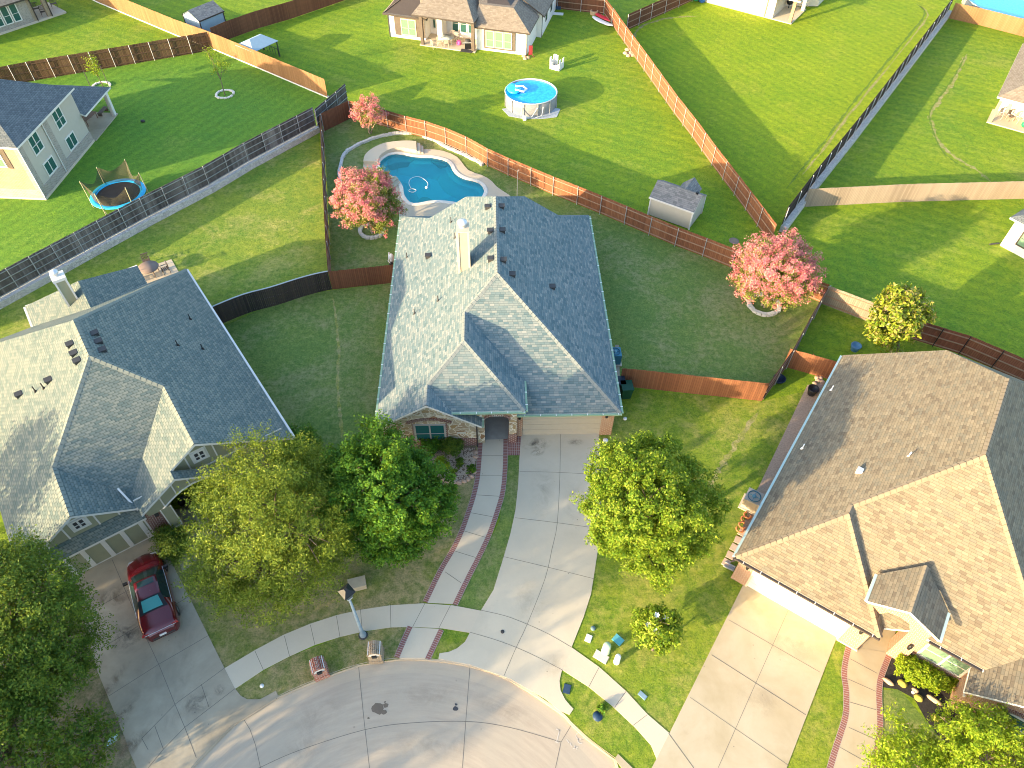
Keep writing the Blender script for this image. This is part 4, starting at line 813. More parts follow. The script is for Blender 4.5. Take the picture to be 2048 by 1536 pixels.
mb = gable_wall(.95, 1.9, [(6.3, 2.9), (7.0, 2.9), (7.25, 3.45), (7.75, 3.6), (8.25, 3.45), (8.5, 2.9), (8.5, 0), (9.25, 0), (9.25, 4.05), (7.76, 4.88), (6.3, 4.05)]); R.part('entry_gable', mb, 'brick_orange')
mb = MB(); mb.box(7.35, 8.25, 3.1, 3.2, .05, 2.2); R.part('entry_door', mb, plain('olive_door', (.22, .19, .08), .5))
R.window((9.65, 1.46, .75), (1, 0, 0), 2.0, 1.75, 'trim', 'glass_blind', 1)
mb = MB(); mb.box(9.3, 11.76, 1.38, 1.46, 0, .66); R.part('brick_ledge', mb, 'brick_red')
mb = gable_wall(.12, 1.45, [(11.75, 0), (20.3, 0), (20.3, 2.6), (16.0, 5.75), (11.75, 2.68)]); R.part('brick_gable', mb, 'brick_orange')
R.window((13.1, .12, .6), (1, 0, 0), 2.8, 1.7, 'trim', 'glass', 1)
mb = MB()
for k in range(40):
    a = math.pi * (.3 + .4 * k / 39); mb.obox((14.5 - 2.6 * math.cos(a), .09, .45 + 2.6 * math.sin(a) * .86), Vector((-math.cos(a), 0, math.sin(a))) * .13, Vector((math.sin(a), 0, math.cos(a))) * .033, (0, .04, 0))
R.part('brick_arch', mb, 'brick_dark'); mb = MB(); mb.box(11.72, 11.8, .06, 1.4, 1.55, 1.68); R.part('brick_sill', mb, 'trim')
R.lamp((6.75, .28, 2.05)); R.lamp((.8, .28, 2.05)); R.lamp((8.95, .95, 1.9))
R.gutter([((0, 17.5, 2.6), (0, 0, 2.6))], 'gutter_blue', brackets=False)
R.gutter([((0, -.0, 2.6), (7.5, 0, 2.6)), ((9.4, 1.05, 2.93), (12.0, 1.05, 2.93))], 'gutter_dark')
R.gutter([((6.13, 2.1, 4.2), (6.13, .45, 4.2)), ((9.4, .45, 4.2), (9.4, 2.1, 4.2))], 'gutter_blue', brackets=False)
mb = MB(); mb.box(3.27, 3.57, 6.65, 6.95, 5.0, 5.34); R.part('roof_vent', mb, 'metal_pale')
for q in ((5.1, 8.14, 6.3), (.36, 13.91, 2.86), (.44, 8.46, 2.93)): R.vent(q, 'pipe', 'white')

# ---- left house
Lh = House('sage_house', 'house with pale shingle roof, sage siding and white battens at left', -12.96, 25.07, 36.3)
q_ = .66
rb = (-7.45, 10.7, 7.53); rf = (-7.45, 7.27, 7.53); g2b = (-4.85, 4.55, 5.80); g2f = (-4.85, -.35, 5.80); g1b = (-11.45, 3.27, 4.89); g1f = (-11.45, -.35, 4.89); va = (-8.83, .65, 3.17); vaf = (-8.83, -.35, 3.17)
er = (0, 0, 2.6); eb = (0, 18.15, 2.6)
faces = [[rb, rf, g2b, g2f, (0, -.35, 2.6), eb],
         [(-14.92, -.35, 2.6), g1f, g1b, rf, rb, (-14.92, 18.15, 2.6)],
         [g1f, vaf, va, g1b], [g2b, va, vaf, g2f], [rf, g1b, va, g2b],
         [rb, eb, (-14.92, 18.15, 2.6)]]
rl = Lh.roof(faces, 'r_left')
Lh.ridge([(rb, rf), (rf, g1b), (g1b, g1f), (rf, g2b), (rb, eb), (g2b, g2f)], plain('pale_ridge_shingle', (.20, .22, .19), .9), rl)
# small front porch gable in front of the second gable
Lh.roof([[(-8.75, -.98, 3.24), (-6.5, -.98, 4.72), (-6.5, -.36, 4.72), (-8.75, -.36, 3.24)], [(-6.5, -.98, 4.72), (-3.4, -.98, 2.68), (-3.4, -.36, 2.68), (-6.5, -.36, 4.72)]], 'r_left')
# garage skirt roof
Lh.roof([[(-14.6, -.62, 2.45), (-8.7, -.62, 2.45), (-8.7, .0, 2.95), (-14.6, .0, 2.95)]], 'r_left')
# rear lower wing
Lh.roof([[(-10.3, 18.0, 2.6), (-6.55, 15.1, 4.6), (-6.55, 18.3, 4.6), (-10.3, 20.55, 2.6)], [(-6.55, 15.1, 4.6), (-2.75, 18.2, 2.6), (-2.75, 20.5, 2.6), (-6.55, 18.3, 4.6)], [(-10.3, 20.55, 2.6), (-6.55, 18.3, 4.6), (-2.75, 20.5, 2.6)]], 'r_left')
mb = MB(); mb.box(-9.9, -3.1, 17.9, 20.1, 0, 2.6); Lh.part('rear_wall', mb, 'siding_green')
mb = MB(); mb.prism([(-14.6, 0), (-8.2, 0), (-8.2, 2.2), (-4.4, 2.2), (-4.4, .0), (-.35, 0), (-.35, 17.8), (-14.6, 17.8)], 0, 2.6, 0)
Lh.part('wall', mb, 'siding_green')
Lh.part('gable_wall', gable_wall(.0, .3, [(-14.6, 2.6), (-8.6, 2.6), (-8.83, 3.0), (-11.45, 4.7), (-14.6, 2.68)]), 'siding_green')
Lh.part('gable_wall', gable_wall(.0, .3, [(-8.8, 2.6), (-.35, 2.6), (-.35, 2.65), (-4.85, 5.6), (-8.8, 3.0)]), 'siding_green')
mb = MB()
for u in (-14.2, -13.2, -12.2, -10.7, -9.7): mb.box(u - .04, u + .04, -.03, 0, 2.6, min(4.7, 4.55 - abs(u + 11.45) * .66))
for u in (-7.4, -6.4, -5.6, -4.1, -3.1, -2.1, -1.1): mb.box(u - .04, u + .04, -.03, 0, 2.6, 5.5 - abs(u + 4.85) * .66)
mb.box(-8.8, -.4, -.028, 0, 3.4, 3.5)
Lh.part('batten', mb, 'trim')
for u, z in ((-11.75, 3.35), (-5.2, 4.1)): 
    w_ = Lh.window((u, -.0, z), (1, 0, 0), .62, .72, 'trim', 'dark', 1, True, depth=.06)
    mb = MB(); mb.box(u - .14, u + .76, -.003, .02, z - .14, z + .86); mb.build('window_trim', 'trim', w_)
garage(Lh, -14.0, -8.9, -.08, 2.35, 'siding_green', 1)
mb = MB()
for u in (-14.0, -13.1, -12.2, -11.15, -10.15, -9.15): mb.box(u - .12 if u > -14 else u, u + .12, -.12, -.09, .02, 2.35)
mb.box(-14.1, -8.9, -.115, -.09, -.0, .1); mb.box(-8.95, -8.83, -.14, .0, 0, 2.4); Lh.part('garage_door_batten', mb, 'trim')
mb = MB(); mb.box(-8.83, -7.95, -.30, .0, 0, 2.6); Lh.part('brick_pier', mb, 'brick_dark')
mb = MB(); mb.box(-7.95, -7.3, -.9, -.3, 0, .8); Lh.part('pier_base', mb, 'brick_tan')
mb = MB(); mb.box(-7.9, -7.35, -.85, -.3, .8, 2.7); pc = Lh.part('porch_column', mb, 'siding_green')
q = MB()
for a in ((-7.92, -.87), (-7.38, -.87)): q.box(a[0], a[0] + .06, a[1], a[1] + .04, .8, 2.75)
q.box(-7.92, -7.32, -.88, -.84, .78, .88); q.build('column_trim', 'trim', pc)
arch = [(-7.9 + 4.3 * k / 12, 2.55 + .95 * math.sin(math.pi * k / 12)) for k in range(13)]
Lh.part('porch_gable', gable_wall(-.75, -.55, [(-8.5, 2.6)] + arch + [(-3.3, 2.55), (-3.3, 2.62), (-6.5, 4.5), (-8.6, 3.1)]), 'siding_green')
mb = MB(); mb.tube([(u, -.78, z) for u, z in arch], .05, 6)
for u in (-7.6, -6.8, -6.0, -5.2): mb.box(u - .035, u + .035, -.79, -.75, 2.6 + .95 * math.sin(math.pi * (u + 7.9) / 4.3), 4.4 - abs(u + 6.5) * .66)
Lh.part('arch_trim', mb, 'trim'); mb = MB(); mb.box(-8.3, -8.1, -.55, -.3, 2.0, 2.3); Lh.part('wall_lamp', mb, 'dark')
mb = MB(); mb.bar((-8.83, -.33, 2.95), (-9.2, 1.0, 3.75), .1, .05); Lh.part('gutter', mb, 'trim')
Lh.gutter([((0, -.3, 2.6), (0, 18.1, 2.6)), ((-2.75, 20.5, 2.6), (-10.3, 20.5, 2.6)), ((-10.3, 20.5, 2.6), (-10.3, 17.6, 2.6))], 'trim', brackets=False)
ch = MB(); ch.box(-7.72, -7.02, 16.9, 17.6, 3.3, 6.1); chm = Lh.part('chimney', ch, 'siding_green')
q = MB()
for a, b in ((-7.75, -7.64), (-7.11, -7.0)): q.box(a, b, 16.86, 16.95, 3.5, 6.1)
q.box(-7.78, -6.97, 16.83, 17.67, 6.0, 6.2); q.build('chimney_trim', 'trim', chm)
q = MB(); q.lathe([(.16, 6.2), (.16, 6.38), (.26, 6.42), (.26, 6.56), (.08, 6.64), (0, 6.64)], (-7.45, 17.3, 0), 16); q.build('flue_cap', 'metal_pale', chm)
zl = lambda u: 7.53 - q_ * abs(u + 7.45)
for u, v in ((-8.15, 9.3), (-8.15, 8.45), (-8.15, 7.75), (-10.0, 8.6), (-11.86, 9.88), (-6.75, 9.4), (-6.75, 8.6), (-6.75, 7.8)): Lh.vent((u, v, zl(u)), 'box', 'dark')
for u, v in ((-10.9, 8.9), (-10.4, 8.5), (-1.6, 11.6), (-1.9, 8.3), (-3.1, 8.6)): Lh.vent((u, v, zl(u)), 'pipe', 'black')

# ---- white house at the top
Wh = House('white_house', 'white brick house with brown shingle roof and covered patio at the top', 1.0, 80.12, -13.3)
e = 2.6; pw = .62
fz = lambda d: e + pw * d
faces = [[(.38, -.4, e), (.38, 12.0, e), (-3.8, 12.0, fz(4.18)), (-3.8, 3.78, fz(4.18))],
         [(.38, -.4, e), (-3.8, 3.78, fz(4.18)), (-7.0, 3.78, fz(4.18)), (-6.2, -.4, e)]]
faces = [[(.38, -.4, e), (.38, 4.4, e), (-2.02, 4.4, fz(2.4)), (-2.02, 2.0, fz(2.4))], [(.38, -.4, e), (-2.02, 2.0, fz(2.4)), (-6.0, 2.0, fz(2.4)), (-6.0, -.4, e)],
         [(-2.02, 2.0, fz(2.4)), (-2.02, 4.4, fz(2.4)), (-3.0, 9.0, 6.3), (-8, 9.0, 6.3), (-6.0, 2.0, fz(2.4))],
         [(1.0, 4.4, e), (1.0, 18, e), (-5.2, 18, 6.4), (-5.2, 9.6, 6.4), (-1.6, 4.4, 4.2)]]
Wh.roof(faces, 'r_brown', 'gutter_dark')
Wh.roof([[(-16.9, .3, e), (-11.5, -.2 + .3, e), (-11.5, 5.5, fz(5.2)), (-14.0, 5.5, fz(5.2)), (-16.9, 2.6, e + 1.0 - 1.0)], [(-16.9, .3, e), (-16.9, 14, e), (-11.7, 14, fz(5.2)), (-11.7, 5.5, fz(5.2))]], 'r_brown', 'gutter_dark')
Wh.roof([[(-13.0, -.75, 3.3), (-5.7, -1.2 + .1, 3.3), (-8.2, 3.2, 5.4), (-11.0, 3.5, 5.4)], [(-5.7, -1.1, 3.3), (-5.7, 6, 3.3), (-8.2, 6, 5.4), (-8.2, 3.2, 5.4)], [(-13.0, -.75, 3.3), (-11.0, 3.5, 5.4), (-11.0, 6, 5.4), (-13.0, 6, 3.3)], [(-11.0, 3.5, 5.4), (-8.2, 3.2, 5.4), (-8.2, 6, 5.4), (-11.0, 6, 5.4)]], 'r_brown', 'gutter_dark', name='patio_roof')
mb = MB(); mb.prism([(-16.4, .55), (-12.0, .45), (-12.0, 2.4), (-5.8, 2.2), (-5.8, .0), (0, 0), (0, 4.9), (.6, 4.9), (.6, 18), (-16.4, 18)], 0, 2.6, 0); Wh.part('wall', mb, 'white_brick')
mb = MB(); mb.box(-12.0, -5.8, 2.2, 2.4, 2.6, 3.3); mb.box(-10.6, -10.0, .6, 2.3, 0, 3.2); Wh.part('patio_wall', mb, 'white_brick')
for b_ in ((-15.6, -12.0, .40, .47, .35, 2.35), (-4.9, -1.3, -.09, -.02, .3, 2.4)): mb = MB(); mb.box(*b_); Wh.part('cladding', mb, 'siding_brown')
Wh.window((-14.8, .40, .45), (1, 0, 0), 1.75, 1.75, plain('cream_frame', (.62, .55, .36), .6), 'glass_blind', 1)
for k in range(3): Wh.window((-4.65 + k * 1.03, -.09, .5), (1, 0, 0), .9, 1.75, plain('cream_frame', (.62, .55, .36), .6), 'glass_blind', 0)
for k in range(3): Wh.window((-9.3 + k * .95, 2.2, .7), (1, 0, 0), .8, 2.1, 'trim', 'glass', 0)
Wh.window((-11.7, 2.4, .7), (1, 0, 0), .7, 2.1, 'trim', 'glass', 0)
for u in (-12.0, -6.0): mb = MB(); mb.box(u - .17, u + .17, -.75, -.41, .1, 3.15); Wh.part('patio_post', mb, 'siding_brown')
mb = MB(); mb.prism([(-12.3, -.8), (-5.7, -1.0), (-5.7, 2.2), (-12.3, 2.4)], 0, .1, 0); Wh.part('patio_slab', mb, 'deck')
for v in (7.0, 9.8): Wh.window((.6, v, 1.0), (0, 1, 0), .8, 1.4, 'siding_brown', 'glass', 0)
for x, y in ((0, -.06), (.62, 5.0), (-16.35, .5)): mb = MB(); mb.bar((x, y, 0), (x, y, 2.5), .08); Wh.part('downpipe', mb, 'gutter_dark')

# ---- two-storey house at the upper left
T2 = House('two_storey_house', 'two-storey beige house with dark grey roof and stone corners at upper left', -40.25, 51.51, -2.5)
T2.roof([[(.35, -.3, 5.15), (.35, 8.9, 5.15), (-3.4, 8.9, 6.6), (-4.2, 3.6, 7.7), (-6, -.3, 7.0)], [(.35, 8.9, 5.15), (-12, 8.9, 5.15), (-12, 6.2, 6.4), (-3.4, 6.2, 6.4)]][:0] or
        [[(.35, -.4, 5.15), (.35, 9.6, 5.15), (-5.4, 5.2, 8.2), (-5.4, 5.2, 8.2)], [(.35, -.4, 5.15), (-5.4, 5.2, 8.2), (-14, 5.2, 8.2), (-14, -.4, 5.15)], [(.35, 9.6, 5.15), (-14, 9.6, 5.15), (-14, 5.2, 8.2), (-5.4, 5.2, 8.2)]], 'r_dark')
T2.roof([[(.45, 9.2, 2.7), (.45, 14.6, 2.7), (-2.5, 11.65, 4.15), (-2.5, 9.2, 4.15)], [(.45, 14.6, 2.7), (-9, 14.6, 2.7), (-9, 11.65, 4.15), (-2.5, 11.65, 4.15)], [(-2.5, 11.65, 4.15), (-9, 11.65, 4.15), (-9, 9.2, 4.15), (-2.5, 9.2, 4.15)]], 'r_dark', name='patio_roof')
mb = MB(); mb.box(-13, 0, 0, 9.3, .25, 5.15); T2.part('wall', mb, 'siding')
mb = MB(); mb.box(-.35, .06, -.06, .55, .2, 5.1); mb.box(-.1, .055, 3.9, 4.7, .2, 5.1); mb.box(-13, .06, -.065, 9.35, .2, 1.0); T2.part('stone_trim', mb, 'brick_grey')
mb = MB(); mb.box(-13, -.36, -.05, 0, 1.0, 5.15); T2.part('brick_front', mb, 'brick_tan')
mb = MB(); mb.box(-13, .1, -.1, 9.4, 0, .2); T2.part('foundation', mb, 'walk')
for v, z, h_, w_ in ((1.5, 3.25, 1.55, 1.4), (5.6, 3.25, 1.55, 1.4), (1.7, 1.15, 1.15, 1.5), (5.7, 1.15, 1.15, 1.5)): T2.window((.0, v, z), (0, 1, 0), w_, h_, 'trim', 'glass', 1, h_ > 1.3)
T2.window((-3.0, -.05, 3.1), (1, 0, 0), 1.3, 1.6, 'trim', 'glass_blind', 1)
mb = MB(); mb.box(-1.55, -1.2, -.09, -.04, 3.0, 4.8); mb.box(-3.5, -3.15, -.09, -.04, 3.0, 4.8); T2.part('shutter', mb, 'siding_brown')
mb = MB(); mb.prism([(-6, 9.4), (.2, 9.4), (.2, 14.4), (-6, 14.4)], 0, .12, 0); T2.part('patio_slab', mb, 'old_conc')
mb = MB(); mb.box(-.2, .15, 13.9, 14.25, .12, 2.6); mb.box(-.2, -.0, 13.9, 14.0, 0, 2.7); T2.part('patio_post', mb, 'trim')
for v in (3.85, -.1): mb = MB(); mb.bar((.09, v, .3), (.09, v, 5.05), .07, .06); T2.part('downpipe', mb, 'trim')

# ---- corner pieces of houses at the frame edges
B1h = House('brown_brick_house', 'brown brick house with tall windows and covered patio in the top left corner', -59.38, 83.03, 51.7)
mb = MB(); mb.box(-8, 4.2, 0, 9, .2, 2.9); B1h.part('wall', mb, 'brick_grey')
mb = MB(); mb.prism([(-8, -.1), (8.0, -.1), (8.0, 4), (-8, 4)], 0, .2, 0); B1h.part('foundation', mb, 'walk')
for k in range(4): B1h.window((.1 + k * 1.0 - .9, 0, .75), (1, 0, 0), .8, 1.85, 'trim', 'glass', 0)
for u in (4.35, 6.1): mb = MB(); mb.box(u - .2, u + .2, 0, .4, .2, 2.8); B1h.part('patio_post', mb, 'brick_tan'); mb = MB(); mb.bar((u + .25, -.05, .1), (u + .25, -.05, 2.8), .1); B1h.part('downpipe', mb, 'gutter_dark')
B1h.roof([[(-8.5, -.5, 2.85), (8.4, -.5, 2.85), (5, 4, 5.2), (-8.5, 4, 5.2)], [(8.4, -.5, 2.85), (8.4, 9, 2.85), (5, 9, 5.2), (5, 4, 5.2)]], 'r_brown', 'gutter_dark')
TR = House('cream_brick_house', 'cream brick house with corner patio post at the top right', 32.82, 89.62, -33.8)
mb = MB(); mb.prism([(-14, 0), (-2.3, 0), (-2.3, 4.5), (1, 7), (1, 12), (-14, 12)], .06, 2.9, 0); TR.part('wall', mb, 'brick_cream')
mb = MB(); mb.prism([(-14, -.08), (.15, -.08), (.15, 5.2), (-14, 5.2)], 0, .1, 0); TR.part('foundation', mb, 'walk')
mb = MB(); mb.box(-.3, .05, -.02, .33, .1, 2.8); TR.part('patio_post', mb, plain('cedar_post', (.40, .22, .13), .7)); mb = MB(); mb.box(-.3, .1, 4.4, 4.9, .1, 2.8); TR.part('patio_post', mb, 'brick_cream')
mb = MB(); mb.bar((-3.3, -.05, .1), (-3.3, -.05, 2.8), .1); TR.part('downpipe', mb, plain('copper_pipe', (.36, .19, .12), .6))
TR.roof([[(-14.4, -.5, 2.85), (.6, -.5, 2.85), (-5, 5, 6.0), (-14.4, 5, 6.0)], [(.6, -.5, 2.85), (.6, 12, 2.85), (-5, 12, 6.0), (-5, 5, 6.0)]], 'r_tan')
RM = House('white_patio_house', 'house with grey roof and white-walled patio at the right edge', 47.16, 67.13, -33.5)
RM.roof([[(-.35, -.35, 2.75), (-.35, 14, 2.75), (5.5, 14, 6.2), (5.5, 5.5, 6.2)], [(-.35, -.35, 2.75), (5.5, 5.5, 6.2), (12, 5.5, 6.2), (12, -.35, 2.75)]], 'r_brown')
mb = MB(); mb.prism([(.3, 3.0), (12, 3.0), (12, 14), (.3, 14)], 0, 2.8, 0); mb.prism([(.7, 2.5), (12, 2.5), (12, 3.0), (.7, 3.0)], 0, 2.75, 0); RM.part('wall', mb, 'stucco_white')
mb = MB(); mb.box(0, .3, 0, .3, 0, 2.7); RM.part('patio_post', mb, plain('cedar_post', (.45, .26, .16), .7)); mb = MB(); mb.box(0, 12, -.02, .12, 2.3, 2.75); RM.part('patio_beam', mb, 'stucco_white')
mb = MB(); mb.prism([(-.1, -.1), (12, -.1), (12, 3), (-.1, 3)], 0, .1, 0); RM.part('patio_slab', mb, 'deck')
RW = House('white_stucco_house', 'white stucco house corner with dark-framed window at the right edge', 39.84, 47.42, -54)
mb = MB(); mb.box(0, 9, 0, 9, 0, 2.75); RW.part('wall', mb, 'stucco_white'); RW.window((.95, 0, .75), (1, 0, 0), 1.5, 1.5, 'gutter_dark', 'glass_blind', 1, depth=.04)
RW.roof([[(-.4, -.4, 2.7), (9, -.4, 2.7), (4.5, 4.5, 5.6)], [(-.4, -.4, 2.7), (4.5, 4.5, 5.6), (-.4, 9.4, 2.7)], [(4.5, 4.5, 5.6), (9, -.4, 2.7), (9.4, 9.4, 2.7), (-.4, 9.4, 2.7)]], 'r_dark', 'gutter_blue')

# ---- neighbours across the bulb of the street: they shade the street and lie outside the photograph
def plain_house(name, label, x, y, deg, w, d, zr_):
    h = House(name, label, x, y, deg); mb = MB(); mb.box(.4, w - .4, .4, d - .4, 0, 2.7); h.part('wall', mb, 'brick_tan')
    a = min(w, d) / 2
    h.roof([[(0, 0, 2.6), (w, 0, 2.6), (w - a, a, zr_), (a, a, zr_)], [(w, 0, 2.6), (w, d, 2.6), (w - a, d - a, zr_), (w - a, a, zr_)], [(w, d, 2.6), (0, d, 2.6), (a, d - a, zr_), (w - a, d - a, zr_)], [(0, d, 2.6), (0, 0, 2.6), (a, a, zr_), (a, d - a, zr_)]], 'r_left'); return h
plain_house('neighbour_house', 'plain hip-roofed house left of the bulb of the street', -46, -9, 14, 16, 14, 8.2)

# ================================================================ TREES AND SHRUBS
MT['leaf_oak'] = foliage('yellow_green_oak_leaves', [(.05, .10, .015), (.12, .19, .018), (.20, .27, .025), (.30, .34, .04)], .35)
MT['leaf_dark'] = foliage('deep_green_leaves', [(.022, .085, .010), (.045, .15, .012), (.095, .23, .018), (.17, .30, .02)], .35)
MT['leaf_mid'] = foliage('bright_green_leaves', [(.06, .15, .012), (.13, .24, .014), (.23, .33, .02), (.35, .40, .05)], .4)
MT['leaf_dark_oak'] = foliage('dark_green_oak_leaves', [(.028, .075, .012), (.06, .13, .016), (.115, .19, .02), (.18, .24, .025)], .3)  # darker green leaf tones for the dark oaks and low shrubs
MT['leaf_lime'] = foliage('lime_leaves', [(.10, .20, .010), (.19, .31, .012), (.29, .40, .02), (.40, .46, .04)], .4)
MT['leaf_mag'] = foliage('magnolia_leaves', [(.06, .13, .012), (.14, .21, .012), (.28, .31, .03), (.36, .27, .10)], .2, .4)
MT['leaf_myrtle'] = foliage('myrtle_leaves', [(.09, .17, .02), (.20, .26, .04), (.38, .34, .10)], .35)
MT['blossom'] = foliage('pink_blossom', [(.52, .07, .16), (.62, .15, .21), (.68, .27, .26), (.72, .42, .32)], .3, .8)
MT['bark'] = plain('tree_bark', (.13, .10, .075), .9, .3, 6)
MT['bark_pale'] = plain('pale_bark', (.36, .27, .19), .85, .25, 6)
def leaf_mesh(name, m, C_, D_, size, wid, parent, up_bias=.35):
    """one mesh of small pointed leaves: centres C_, outward directions D_"""
    n = len(C_); nr = RNG.normal(size=(n, 3)) * .75 + D_ * .9 + np.array([0, 0, up_bias]); nr /= np.linalg.norm(nr, axis=1)[:, None]
    a = RNG.normal(size=(n, 3)) + D_ * .8; a -= nr * (a * nr).sum(1)[:, None]; a /= np.linalg.norm(a, axis=1)[:, None]; b = np.cross(nr, a)
    sz = size * RNG.uniform(.7, 1.35, n)[:, None]; V = np.empty((n, 4, 3))
    V[:, 0] = C_ - a * sz * .5; V[:, 1] = C_ + b * sz * wid * .5 + nr * sz * .06; V[:, 2] = C_ + a * sz * .5; V[:, 3] = C_ - b * sz * wid * .5 + nr * sz * .06
    me = bpy.data.meshes.new(name); me.vertices.add(4 * n); me.vertices.foreach_set('co', V.ravel()); me.loops.add(4 * n); me.loops.foreach_set('vertex_index', np.arange(4 * n))
    me.polygons.add(n); me.polygons.foreach_set('loop_start', np.arange(0, 4 * n, 4)); me.update(calc_edges=True); me.materials.append(MT[m])
    o = bpy.data.objects.new(name, me); COL.objects.link(o); o.parent = parent; return o
def crown_points(lobes, base, dens, clump, per, stretch, shell=.55, low=-.75):
    """clumps of foliage scattered near the surface of the lobes; returns leaf centres and outward directions"""
    CC, DD = [], []; LB = [(np.array(G(a, b, z)[:]) - np.array(base), r, rz) for a, b, z, r, rz in lobes]
    for c, r, rz in LB:
        nc = max(4, int(dens * r * (r + rz) / 2 * 4)); k = 0
        while k < nc:
            d = RNG.normal(size=3); d /= np.linalg.norm(d)
            if d[2] < low: continue
            k += 1; f = RNG.uniform(shell, 1.03) ** .6; q = c + d * np.array([r, r, rz]) * f * (1 + .13 * math.sin(3.1 * d[0] * 2 + c[0]) + .1 * math.sin(5 * d[1] + c[1] * 2))
            if any(np.linalg.norm((q - c2) / np.array([r2, r2, rz2])) < .62 for c2, r2, rz2 in LB if c2 is not c): 
                if RNG.random() < .8: continue
            cr = clump * RNG.uniform(.6, 1.4); m_ = int(per * RNG.uniform(.6, 1.4)); o = RNG.normal(size=(m_, 3)); o *= (RNG.random(m_) ** .33 / np.linalg.norm(o, axis=1))[:, None] * cr
            dd = d + np.array([0, 0, .25]) + RNG.normal(size=3) * .25; dd /= np.linalg.norm(dd); o += dd * ((o @ dd)[:, None]) * stretch; o[:, 2] *= .85
            CC.append(q + o); DD.append(np.tile(d, (m_, 1)))
    C_, D_ = np.vstack(CC), np.vstack(DD); keep = C_[:, 2] > .05 - base[2]; return C_[keep], D_[keep], LB
def tree(name, label, cat, base, lobes, leaf='leaf_oak', dens=5, clump=.42, per=60, stretch=.6, size=.15, wid=.5, trunk=.2, bark='bark', group=None, shell=.55, low=-.75, pink=0, stems=1, leafname='crown'):
    base = Vector(base); t = thing(name, label, cat, base, 0, group); C_, D_, LB = crown_points(lobes, base, dens, clump, per, stretch, shell, low)
    if pink:
        ctr = np.mean([l[0] for l in LB], axis=0); d = C_ - ctr; hgt = d[:, 2] / (np.abs(d[:, 2]).max() + .01); rad = np.linalg.norm(d, axis=1) / np.linalg.norm(d, axis=1).max()
        nz = np.sin(C_[:, 0] * 3.1 + 1) * np.sin(C_[:, 1] * 2.7) * np.sin(C_[:, 2] * 3.3 + 2); is_p = (rad * .7 + hgt * .25 + nz * .35 + RNG.normal(size=len(C_)) * .12) > (.66 - pink * .30)
        leaf_mesh('blossom', 'blossom', C_[is_p] + D_[is_p] * .10, D_[is_p], size * .8, .85, t, .5); C_, D_ = C_[~is_p], D_[~is_p]
    if len(C_): leaf_mesh(leafname, leaf, C_, D_, size, wid, t)
    if trunk:
        mb = MB(); top = sum((Vector(l[0]) for l in LB), Vector()) / len(LB); fork = Vector((top.x * .45, top.y * .45, max(.5, top.z * .5)))
        for s_ in range(stems):
            o = Vector((0, 0, 0)) if stems == 1 else Vector((.14 * math.cos(s_ * 2.4), .14 * math.sin(s_ * 2.4), 0)); f = fork + o * 4
            mb.tube([o + Vector((0, 0, -.1)), o + Vector((0, 0, .15)), o * 2 + fork * .5, f], [trunk * 1.5, trunk, trunk * .85, trunk * .7], 9)
            for l in LB[s_::stems]:
                c = Vector(l[0]); e = c + Vector((random.uniform(-.3, .3), random.uniform(-.3, .3), l[2] * .5)) * 1; mid = (f + c) / 2 + Vector((random.uniform(-.3, .3), random.uniform(-.3, .3), .15))
                mb.tube([f - Vector((0, 0, .1)), mid, c, e], [trunk * .6, trunk * .4, trunk * .25, .02], 6)
                for k in range(3): q = c + Vector((random.uniform(-1, 1) * l[1] * .8, random.uniform(-1, 1) * l[1] * .8, random.uniform(0, .7) * l[2])); mb.tube([mid.lerp(c, .6), (c + q) / 2, q], [trunk * .25, trunk * .15, .015], 5)
        mb.build('trunk', bark, t)
    return t
def L_(*rows): return [(a, b, z, r, r * .85) if True else 0 for a, b, z, r in rows]
tree('oak_tree', 'large yellow-green oak with feathery twigs between left house and front walk', 'tree', G(548, 1128), L_((455, 985, 5.0, 1.8), (520, 935, 5.4, 1.8), (585, 940, 5.2, 1.8), (632, 1005, 4.6, 1.7), (645, 1065, 3.9, 1.6), (600, 1060, 5.2, 2.2), (500, 1040, 5.6, 2.3), (430, 1060, 4.2, 1.6), (450, 1130, 3.4, 1.7), (520, 1145, 3.6, 2.0), (595, 1135, 3.4, 1.9), (545, 1185, 2.7, 1.5), (475, 1180, 2.5, 1.3), (645, 1105, 2.8, 1.2), (550, 1000, 6.2, 2.0), (618, 930, 3.6, 1.2)), 'leaf_oak', 9, .34, 70, 1.5, .125, .42, .2, shell=.45)
tree('broadleaf_tree', 'round dark green tree in front of the stone gable', 'tree', G(775, 1060), L_((745, 895, 4.9, 1.6), (790, 920, 4.6, 1.5), (838, 965, 4.2, 1.6), (850, 1020, 3.5, 1.5), (800, 1050, 3.4, 1.7), (740, 1055, 3.2, 1.6), (700, 1000, 3.9, 1.7), (705, 940, 4.4, 1.6), (760, 950, 5.6, 2.0), (790, 1000, 5.0, 2.0), (875, 985, 2.9, .8), (740, 1000, 5.0, 1.8), (770, 1085, 2.6, 1.2), (820, 1075, 2.6, 1.1)), 'leaf_dark', 8.5, .34, 100, .5, .15, .55, .18, shell=.55)
tree('broadleaf_tree', 'bright green broadleaf tree standing right of the long driveway', 'tree', G(1293, 1085), L_((1225, 950, 5.0, 1.5), (1270, 920, 5.3, 1.4), (1330, 925, 5.0, 1.4), (1375, 965, 4.6, 1.4), (1400, 1015, 3.9, 1.3), (1205, 1010, 4.2, 1.2), (1235, 1055, 3.8, 1.4), (1290, 1095, 3.4, 1.5), (1345, 1085, 3.6, 1.5), (1390, 1065, 3.2, 1.2), (1290, 990, 6.0, 2.0), (1340, 1010, 5.6, 1.8), (1285, 1040, 5.2, 1.8), (1320, 1130, 2.6, 1.1), (1240, 1000, 5.2, 1.6), (1215, 1075, 3.0, .9)), 'leaf_mid', 8.5, .32, 95, .45, .14, .55, .17, shell=.55)
